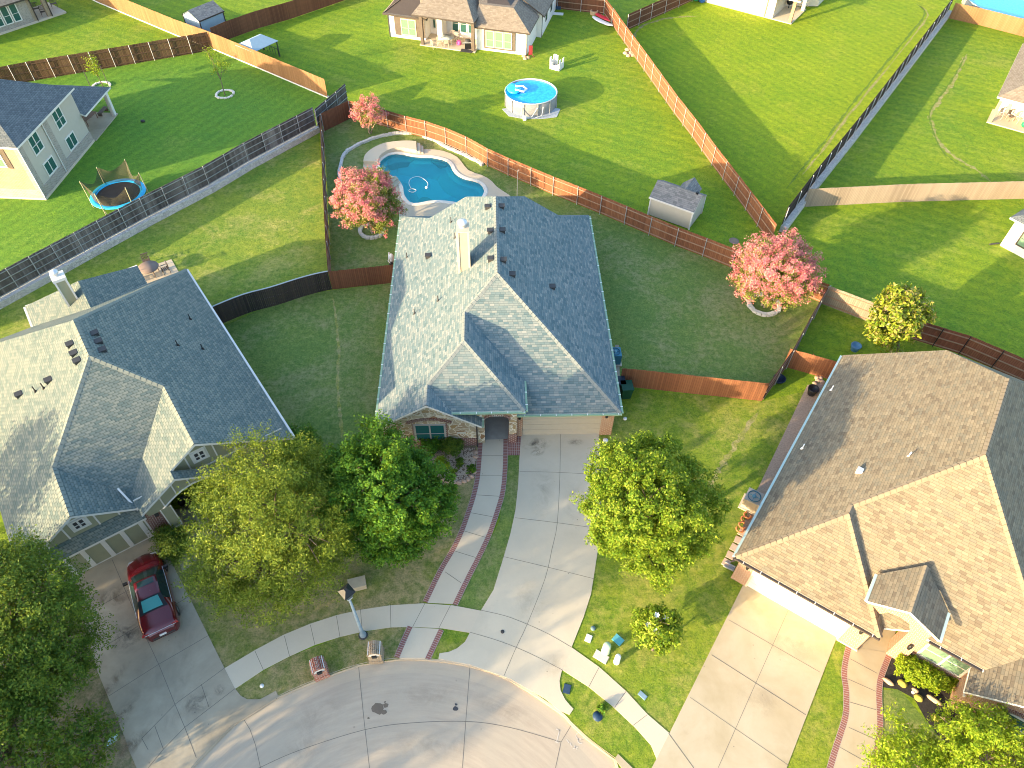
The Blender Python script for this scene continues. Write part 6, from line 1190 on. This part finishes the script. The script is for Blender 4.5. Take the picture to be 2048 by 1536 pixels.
for s_ in (-1, 1):
    mb = MB(); mb.obox((-2.27, s_ * .68, .84), (.09, s_ * -.05, 0), (0, .15, 0), (0, 0, .06)); mb.build('tail_light', gloss('tail_lens', (.40, .03, .02), .2), t)
    mb = MB(); mb.obox((2.16, s_ * .62, .72), (.12, s_ * -.06, 0), (0, .13, 0), (0, 0, .05)); mb.build('headlight', gloss('head_lens', (.5, .5, .5), .1), t)
    mb = MB(); mb.obox((.95, s_ * 1.03, .98), (.07, 0, 0), (0, .11, 0), (0, 0, .06)); mb.build('wing_mirror', 'black', t)
    for xa in (-1.42, 1.42):
        mb = MB(); mb.lathe([(.2, -.11), (.30, -.11), (.335, -.08), (.335, .08), (.30, .11), (.2, .11)], n=22); mb.v = [(a + xa, c * s_ + s_ * .82, b + .335) for a, b, c in mb.v]; wh = mb.build('wheel', 'black', t)
        mb = MB(); mb.lathe([(0, .09), (.06, .1), (.07, .06), (.2, .1), (.21, .06)], n=16); mb.v = [(a + xa, c * s_ + s_ * .82, b + .335) for a, b, c in mb.v]; mb.build('rim', 'metal', wh)
mb = MB(); mb.box(-2.50, -2.44, -.17, .17, .46, .58); mb.build('number_plate', 'white', t); mb = MB(); mb.box(-2.47, -2.38, -.55, .55, .28, .42); mb.build('bumper_insert', 'dark', t)
mb = MB(); mb.box(2.42, 2.485, -.36, .36, .34, .54); mb.build('front_grille', 'black', t)

# round frame pool with blue water on the top lawn
def round_pool(x, y, R_, h, lab, n_posts=12, name='frame_pool'):
    t = thing(name, lab, 'frame pool', (x, y, 0)); mb = MB(); mb.lathe([(R_, 0), (R_ * 1.01, h * .5), (R_, h), (R_ - .06, h), (R_ - .06, .1)], n=40); mb.build('pool_wall', plain('grey_vinyl', (.24, .245, .25), .6, .1), t)
    mb = MB(); mb.lathe([(R_ - .06, h - .09), (R_ * .6, h - .085), (0, h - .085)], n=40); w, nt, b = mat('bright_pool_water'); b.inputs['Base Color'].default_value = (.005, .36, .78, 1); b.inputs['Roughness'].default_value = .08
    g = ramp(nt, noise(nt, pos(nt), 3.5, 3, .5, .6), [(.35, (.004, .30, .70)), (.7, (.02, .46, .85))]); nt.links.new(g, b.inputs['Base Color']); mb.build('water', w, t)
    mb = MB(); mb.tube([(R_ * math.cos(a), R_ * math.sin(a), h + .02) for a in np.linspace(0, 2 * math.pi, 41)], .055, 8); mb.build('rim', 'metal_pale', t)
    p0 = None
    for k in range(n_posts):
        a = 2 * math.pi * (k + .5) / n_posts
        if p0 is None: q = MB(); q.bar((0, 0, 0), (0, 0, h), .07); p0 = q.build('pool_leg', 'metal', t); o = p0
        else: o = p0.copy(); COL.objects.link(o); o.parent = t
        o.location = ((R_ + .06) * math.cos(a), (R_ + .06) * math.sin(a), 0); o.rotation_euler[2] = a
    return t
t = round_pool(1.42, 69.35, 2.62, 1.3, 'round grey frame pool with bright blue water on the top lawn')
mb = MB(); mb.prism([(-2.9, -1.2), (-2.2, -2.6), (-.6, -3.1), (1.2, -3.0), (2.6, -2.6), (3.0, -1.0), (0, 0)], .005, .03, 0); mb.build('ground_sheet', plain('pale_tarp', (.34, .38, .42), .6, .3, 5), t)
mb = MB(); mb.tube([(-.9, -2.62, .9), (-.95, -3.0, .5), (-.6, -3.1, .12), (.1, -3.0, .2), (.5, -2.75, .7), (.6, -2.66, 1.0)], .05, 8); mb.tube([(1.2, -2.5, 1.0), (1.1, -2.9, .3), (.4, -3.1, .12)], .05, 8); mb.build('hose', 'metal_pale', t)
mb = MB(); mb.lathe([(.18, 0), (.2, .3), (.1, .42), (0, .43)], (-.6, -3.25, 0), 12); mb.build('filter_pump', 'white', t)
t2 = thing('pool_float', 'light blue inflatable lounger with white trim at the left rim of the frame pool', 'pool float', (1.42 - 1.75, 69.6, 1.3), .1)
mb = MB(); mb.lathe([(0, .0), (.85, .02), (.95, .14), (.8, .26), (0, .2)], n=20, sx=.75, sy=1.1); mb.build('float_body', plain('aqua_vinyl', (.03, .55, .80), .4), t2); mb = MB(); mb.tube([(.1, -.5, .3), (.9, -.75, .18), (1.3, -.2, .16), (1.0, .3, .2), (.2, .2, .3)], .09, 8); mb.build('float_trim', 'white', t2)
round_pool(60.8, 94.2, 5.1, 1.25, 'large round pool with blue water behind the brown fence in the top right corner', 16, 'round_pool')
# trampoline with a draped net
tc = G(236, 387, .9); t = thing('trampoline', 'round blue-rimmed trampoline with olive safety net beside the grey fence', 'trampoline', (tc.x, tc.y, 0)); R_ = 2.2
mb = MB(); mb.lathe([(0, .80), (R_ * .82, .86)], n=36); mb.build('jumping_mat', plain('black_mat', (.03, .027, .024), .8, .3, 2), t)
mb = MB(); mb.lathe([(R_ * .80, .87), (R_ * .83, .93), (R_, .93), (R_ * 1.02, .88), (R_, .84)], n=40); mb.build('rim_pad', plain('sky_blue_pad', (.03, .42, .72), .5, .25, 3), t)
tops = []
for k in range(6):
    a = math.radians(20 + 60 * k); b_ = Vector((R_ * 1.04 * math.cos(a), R_ * 1.04 * math.sin(a), 0)); tp = b_ * random.uniform(.96, 1.12) + Vector((0, 0, random.uniform(2.3, 2.75)))
    mb = MB(); mb.tube([b_, b_ + Vector((0, 0, .9)), tp], .035, 7); mb.build('net_pole', plain('olive_pole', (.42, .40, .26), .6), t); tops.append(tp)
    mb = MB(); mb.tube([b_ * .98 + Vector((0, 0, .85)), b_ * .9 + Vector((0, 0, 0))], .03, 6); mb.build('leg', 'metal', t)
nm, nt, b = mat('olive_net'); b.inputs['Base Color'].default_value = (.06, .055, .035, 1); b.inputs['Roughness'].default_value = .9
nt.links.new(node(nt, 'ShaderNodeMixShader', {0: .62, 1: node(nt, 'ShaderNodeBsdfTransparent').outputs[0], 2: b.outputs[0]}).outputs[0], nt.nodes['Material Output'].inputs['Surface'])
mb = MB()
for k in (0, 1, 2, 3, 4, 5):
    a, b_ = tops[k], tops[(k + 1) % 6]; a0, b0 = Vector((a.x, a.y, 0)).normalized() * R_ * .86, Vector((b_.x, b_.y, 0)).normalized() * R_ * .86; rows = []
    for j in range(7):
        v = j / 6; row = []
        for i in range(9):
            u = i / 8; sag = 4 * u * (1 - u); tp = a.lerp(b_, u); tp.z -= sag * (.55 if k % 2 else .8); bt = a0.lerp(b0, u) * (1 + .12 * sag); bt.z = .9
            q = bt.lerp(tp, v); q += Vector((math.sin(u * 9 + k) * .05, math.cos(u * 7 + v * 5) * .05, 0)) - Vector((tp.x, tp.y, 0)) * .10 * sag * v; row.append(q)
        rows.append(row)
    mb.grid(rows, 0, True)
mb.build('safety_net', nm, t)
# garden sheds and gazebo
def shed(name, label, org, rot, w, d, h, hr, wall_m, roof_m, trim_m, dormer=False, ridge_v=None):
    t = thing(name, label, 'shed', org, rot); rv = ridge_v or d / 2; mb = MB(); mb.box(0, w, 0, d, .08, h)
    for u in (0, w): mb.face([(u, 0, h), (u, d, h), (u, rv, hr - .05)] if u else [(u, 0, h), (u, rv, hr - .05), (u, d, h)])
    mb.build('wall', wall_m, t); o = .12; mb = MB()
    for f in ([(-o, -o, h - .05), (w + o, -o, h - .05), (w + o, rv, hr), (-o, rv, hr)], [(w + o, d + o, h - .05), (-o, d + o, h - .05), (-o, rv, hr), (w + o, rv, hr)]): mb.face(f, 0); mb.face([(a, b_, c - .09) for a, b_, c in f[::-1]], 1)
    if dormer:
        for s_ in (-1, 1): f = [(w * .62, rv - .1, hr + .02), (w * .62, d + .5, hr + .02), (w * .62 + s_ * .85, d + .5, h + .1), (w * .62 + s_ * .85, rv + .5, h + .1)]; mb.face(f if s_ < 0 else f[::-1], 0)
        mb.face([(w * .62 - .8, d + .3, h), (w * .62, d + .3, hr), (w * .62 + .8, d + .3, h)][::-1], 1)
    mb.build('roof', [roof_m, trim_m], t); mb = MB()
    mb.box(-.14, w + .14, -.15, -.11, h - .16, h - .02)
    mb.build('fascia', trim_m, t)
    for u, v in ((0, 0), (w, 0), (w, d), (0, d)): mb = MB(); mb.box(u - .05, u + .05, v - .05, v + .05, 0, h); mb.build('corner_trim', trim_m, t)
    return t
o1 = G(1377.5, 459.5); sd = math.radians(-31.5); s1 = shed('garden_shed', 'cream garden shed with grey shingle roof behind the back fence', o1 + Vector((-3.75 * math.cos(sd), -3.75 * math.sin(sd), 0)), sd, 3.75, 2.7, 1.85, 2.75, plain('cream_panel_siding', (.50, .46, .38), .7, .05), 'r_shed', 'trim', True, 1.2)
mb = MB(); mb.box(3.3, 3.5, 1.1, 1.3, 2.65, 2.85); mb.build('roof_vent', 'black', s1)
e0 = G(398, 40.5, 2.0); sa = yaw((398, 40.5), (450, 19), 2.0); shed('garden_shed', 'blue-grey garden shed with dark trim at the top left', Vector((e0.x, e0.y, 0)), sa, 3.3, 2.9, 2.0, 2.75, plain('blue_grey_panel', (.30, .40, .48), .7, .08), 'r_shed', 'gutter_dark')
gc = G(513, 83, 1.85); t = thing('gazebo', 'small open gazebo with blue-grey canopy beside the cedar fence', 'gazebo', (gc.x, gc.y, 0), sa)
mb = MB(); a, b_ = 1.75, 1.45
P_ = [(-a, -b_, 1.7), (a, -b_, 1.7), (a, b_, 1.7), (-a, b_, 1.7)]; r1, r2 = (-.8, 0, 2.35), (.8, 0, 2.35)
for f in ([P_[0], P_[1], r2, r1], [P_[1], P_[2], r2], [P_[2], P_[3], r1, r2], [P_[3], P_[0], r1]): mb.face(f); mb.face([(x, y, z - .03) for x, y, z in f[::-1]])
mb.build('canopy', plain('blue_grey_canopy', (.30, .40, .46), .6, .08), t)
for x, y in ((-1.6, -1.3), (1.6, -1.3), (1.6, 1.3), (-1.6, 1.3)): mb = MB(); mb.bar((x, y, 0), (x, y, 1.7), .09); mb.build('post', 'dark', t)
mb = MB(); mb.bar((1.6, -1.3, .8), (1.6, 1.3, .8), .05)
for k in range(6): mb.bar((1.6, -1.15 + k * .46, .05), (1.6, -1.15 + k * .46, .8), .035)
mb.build('railing', 'dark', t)
# playhouse, paddle boards and other things on the top lawn
t = thing('playhouse', 'small white roofless plastic playhouse on the top lawn', 'playhouse', G(1113, 136), -.5)
for k, (x0, x1, y0, y1, hh) in enumerate(((-.6, .6, -.55, -.48, .75), (.53, .6, -.55, .55, 1.15), (-.6, -.53, -.55, .55, 1.25), (-.6, -.1, .48, .55, 1.2))):
    mb = MB(); mb.box(x0, x1, y0, y1, 0, hh * .62); mb.box(x0, x0 + min(.3, x1 - x0), y0, y0 + min(.35, y1 - y0), hh * .62, hh); mb.box(x1 - min(.2, x1 - x0), x1, y1 - min(.25, y1 - y0), y1, hh * .62, hh * .95); mb.build('wall_panel', 'white', t)
mb = MB(); mb.box(.1, .4, -.56, -.55, .2, .6); mb.build('door_panel', plain('pink_plastic', (.72, .38, .36), .5), t)
def board(x, y, rot, m, lab): simple('paddle_board', lab, 'paddle board', G(x, y) + Vector((0, 0, .12)), rot, lambda b: b.grid([[(px_, w_ * math.cos(a), .07 * math.sin(a) + .12 * (px_ / 1.7) ** 2) for a in np.linspace(0, 2 * math.pi, 11)[:-1]] for px_, w_ in ((-1.7, .03), (-1.5, .25), (-1.0, .38), (0, .42), (1.0, .38), (1.5, .22), (1.7, .03))], 0, True, True), m)
board(1209, 38, -.85, plain('red_board', (.62, .05, .07), .35), 'red paddle board lying beside the orange fence'); board(1205, 46, -.85, 'white', 'white paddle board lying in front of the red one')
simple('fire_pit', 'round stone fire pit beside the paddle boards', 'fire pit', G(1188, 28), 0, lambda b: b.lathe([(.5, 0), (.5, .4), (.35, .4), (.33, .15), (0, .12)], n=14, smooth=False), 'rock_tan')
simple('white_mat', 'white foam mat on the grass beside the white house', 'mat', G(1112, 28), -.1, lambda b: b.box(-.9, .9, -.3, .3, 0, .08), 'white')
simple('folded_mat', 'dark blue box behind the white mat', 'box', G(1112, 17), -.1, lambda b: (b.box(-.6, .6, -.3, .3, 0, .3), b.box(-.63, .63, -.33, .33, .3, .34)), plain('navy_box', (.03, .07, .13), .6))
t = thing('hand_truck', 'dark red upright trolley at the corner of the white house', 'trolley', G(1061, 112), .2)
mb = MB(); mb.box(-.2, .2, -.06, .06, .15, 1.15); mb.build('frame', plain('dark_red_paint2', (.30, .04, .05), .5), t); mb = MB(); mb.bar((-.2, -.1, .1), (-.35, -.4, 0), .05); mb.bar((.2, -.1, .1), (.35, -.4, 0), .05); mb.build('foot', plain('dark_red_paint3', (.26, .05, .05), .5), t)
t = thing('barbecue', 'black and silver barbecue under the patio post of the white house', 'barbecue', G(936, 98), .1)
mb = MB(); mb.box(-.35, .35, -.25, .25, .1, .8); mb.build('cabinet', 'black', t); mb = MB(); mb.lathe([(.38, .8), (.38, .9), (.3, 1.05), (0, 1.12)], n=14, sy=.75); mb.build('hood', 'dark', t); mb = MB(); mb.box(-.6, .6, -.3, -.22, .78, .84); mb.build('side_shelf', 'metal_pale', t)
simple('rubber_mat', 'grey mat under the barbecue', 'mat', G(934, 103) + Vector((0, 0, .1)), -.2, lambda b: b.box(-.7, .7, -.45, .3, .0, .02), 'dark')
rock('pink_toy', 'bright pink toy on the patio of the white house', 918, 91, .3, .3, .35, plain('pink_toy', (.75, .12, .38), .5), 0, None, .3, 'toy')
def chair(x, y, rot, m, lab, group=None, z=.0, s_=1.0):
    t = thing('garden_chair', lab, 'chair', G(x, y, z), rot, group); w = .25 * s_
    mb = MB(); [mb.box(-w, w, -w + k * .125, -w + k * .125 + .09, .42, .45) for k in range(4)]; mb.build('seat', m, t)
    mb = MB(); [mb.box(-w + k * .1, -w + k * .1 + .05, w - .02, w + .02, .45, .95) for k in range(5)]; mb.box(-w, w + .05, w - .03, w + .03, .92, .97); mb.build('backrest', m, t)
    for a in (-1, 1):
        for b_ in (-1, 1): q = MB(); q.bar((a * w * .95, b_ * w * .95, 0), (a * w * .95, b_ * w * .95, .43), .035); q.build('leg', m, t)
        q = MB(); q.bar((a * w, -w, .64), (a * w, w, .64), .035); q.bar((a * w, -w, .43), (a * w, -w, .64), .03); q.build('armrest', m, t)
    return t
def table(x, y, r, m, lab, h=.74, z=0, square=False, rot=0):
    t = thing('garden_table', lab, 'table', G(x, y, z), rot); mb = MB(); mb.box(-r * 1.3, r * 1.3, -r * .6, r * .6, h - .05, h) if square else mb.lathe([(0, h - .04), (r, h - .04), (r, h), (0, h)], n=26); mb.build('table_top', m, t)
    for a, b_ in ((1, 1), (1, -1), (-1, -1), (-1, 1)): q = MB(); q.bar((a * r * (1.15 if square else .6), b_ * r * .5, 0), (a * r * (1.15 if square else .6), b_ * r * .5, h - .04), .05); q.build('leg', m, t)
    return t
tbl = plain('dark_mesh_metal', (.11, .085, .07), .6)
sheet('patio', px((268, 560), (262, 545), (343, 519), (358, 545), (300, 600)), .03, 'deck')
table(303, 549, .78, plain('brown_table_top', (.20, .15, .125), .6), 'round dark patio table behind the sage house')
chair(297, 530, .5, tbl, 'dark metal chair on the far side of the round patio table'); chair(334, 546, -.9, tbl, 'dark metal chair on the right side of the round patio table')
gc_ = plain('grey_green_metal', (.26, .28, .22), .6); chair(242, 574, .5, gc_, 'pale metal chair on the grass nearest the chimney'); chair(263, 568, .5, gc_, 'pale metal chair on the grass second from the chimney')
wd = plain('brown_wood', (.17, .09, .06), .6); table(181, 246, .7, wd, 'brown wooden table on the patio of the two-storey house', .75, 0, True, 1.4)
simple('bench', 'slatted bench at the outer end of the two-storey house patio', 'bench', G(208, 228), 1.5, lambda b: ([b.box(-.7, .7, -.25 + k * .12, -.17 + k * .12, .4, .44) for k in range(4)], b.box(-.65, -.58, -.2, .2, 0, .4), b.box(.58, .65, -.2, .2, 0, .4)), 'siding_brown')
ivory = plain('ivory_metal', (.50, .42, .33), .6)
table(895, 87, .75, plain('pale_glass_top', (.42, .46, .44), .3), 'round pale table on the patio of the white house', .72, .1)
for x, y, r_, lab in ((880, 90, 1.4, 'pale chair left of the round table on the white house patio'), (893, 94, 3.1, 'pale chair in front of the round table on the white house patio'), (905, 80, 0, 'pale chair behind the round table on the white house patio'), (912, 84, -.4, 'pale chair right behind the round table near the barbecue'), (868, 97, 2.2, 'pale chair beside the left patio post of the white house')): chair(x, y, r_, ivory, lab, None, .1)
for x, y, lab in ((75, 24, 'dark patio chair nearest the brown brick wall'), (90, 30, 'dark patio chair between the two brick posts'), (110, 14, 'dark patio chair right of the outer brick post')): chair(x, y, .5, tbl, lab, None, .2, 1.3)
for x, y, lab in ((2002, 236, 'cream patio chair nearest the post of the white patio house'), (2018, 240, 'dark patio chair in the middle of the white patio'), (2034, 244, 'cream patio chair at the right edge of the photo')): chair(x, y, .3, ivory if 'cream' in lab else tbl, lab, None, .1, 1.2)
rock('green_ball', 'shiny green ball on the white patio at the right edge', 2045, 256, .3, .3, .3, plain('green_ball', (.02, .30, .12), .3), 0, None, .4, 'ball')
simple('kettle_barbecue', 'black kettle barbecue on the patio of the cream brick house', 'barbecue', G(1576, 18), 0, lambda b: (b.lathe([(.05, 0), (.05, .5), (.3, .6), (.42, .85), (.3, 1.1), (0, 1.18)], n=16)), 'black')
rock('lawn_toy', 'small dark toy lying on the striped lawn', 286, 244, .22, .16, .15, 'dark', 0, None, .1, 'toy')
simple('downspout_extension', 'dark drain pipe end beside the white stucco corner', 'pipe', G(1993, 489), .3, lambda b: b.tube([(.2, 0, .08), (-.6, .12, .06)], .07, 8), 'dark')
for x, y in ((183, 178), (216, 168)): simple('tree_stake', 'thin dark stake beside the small staked tree', 'stake', G(x, y), 0, lambda b: b.bar((0, 0, 0), (0, 0, 1.9), .05), 'dark', 'stakes of the small tree')
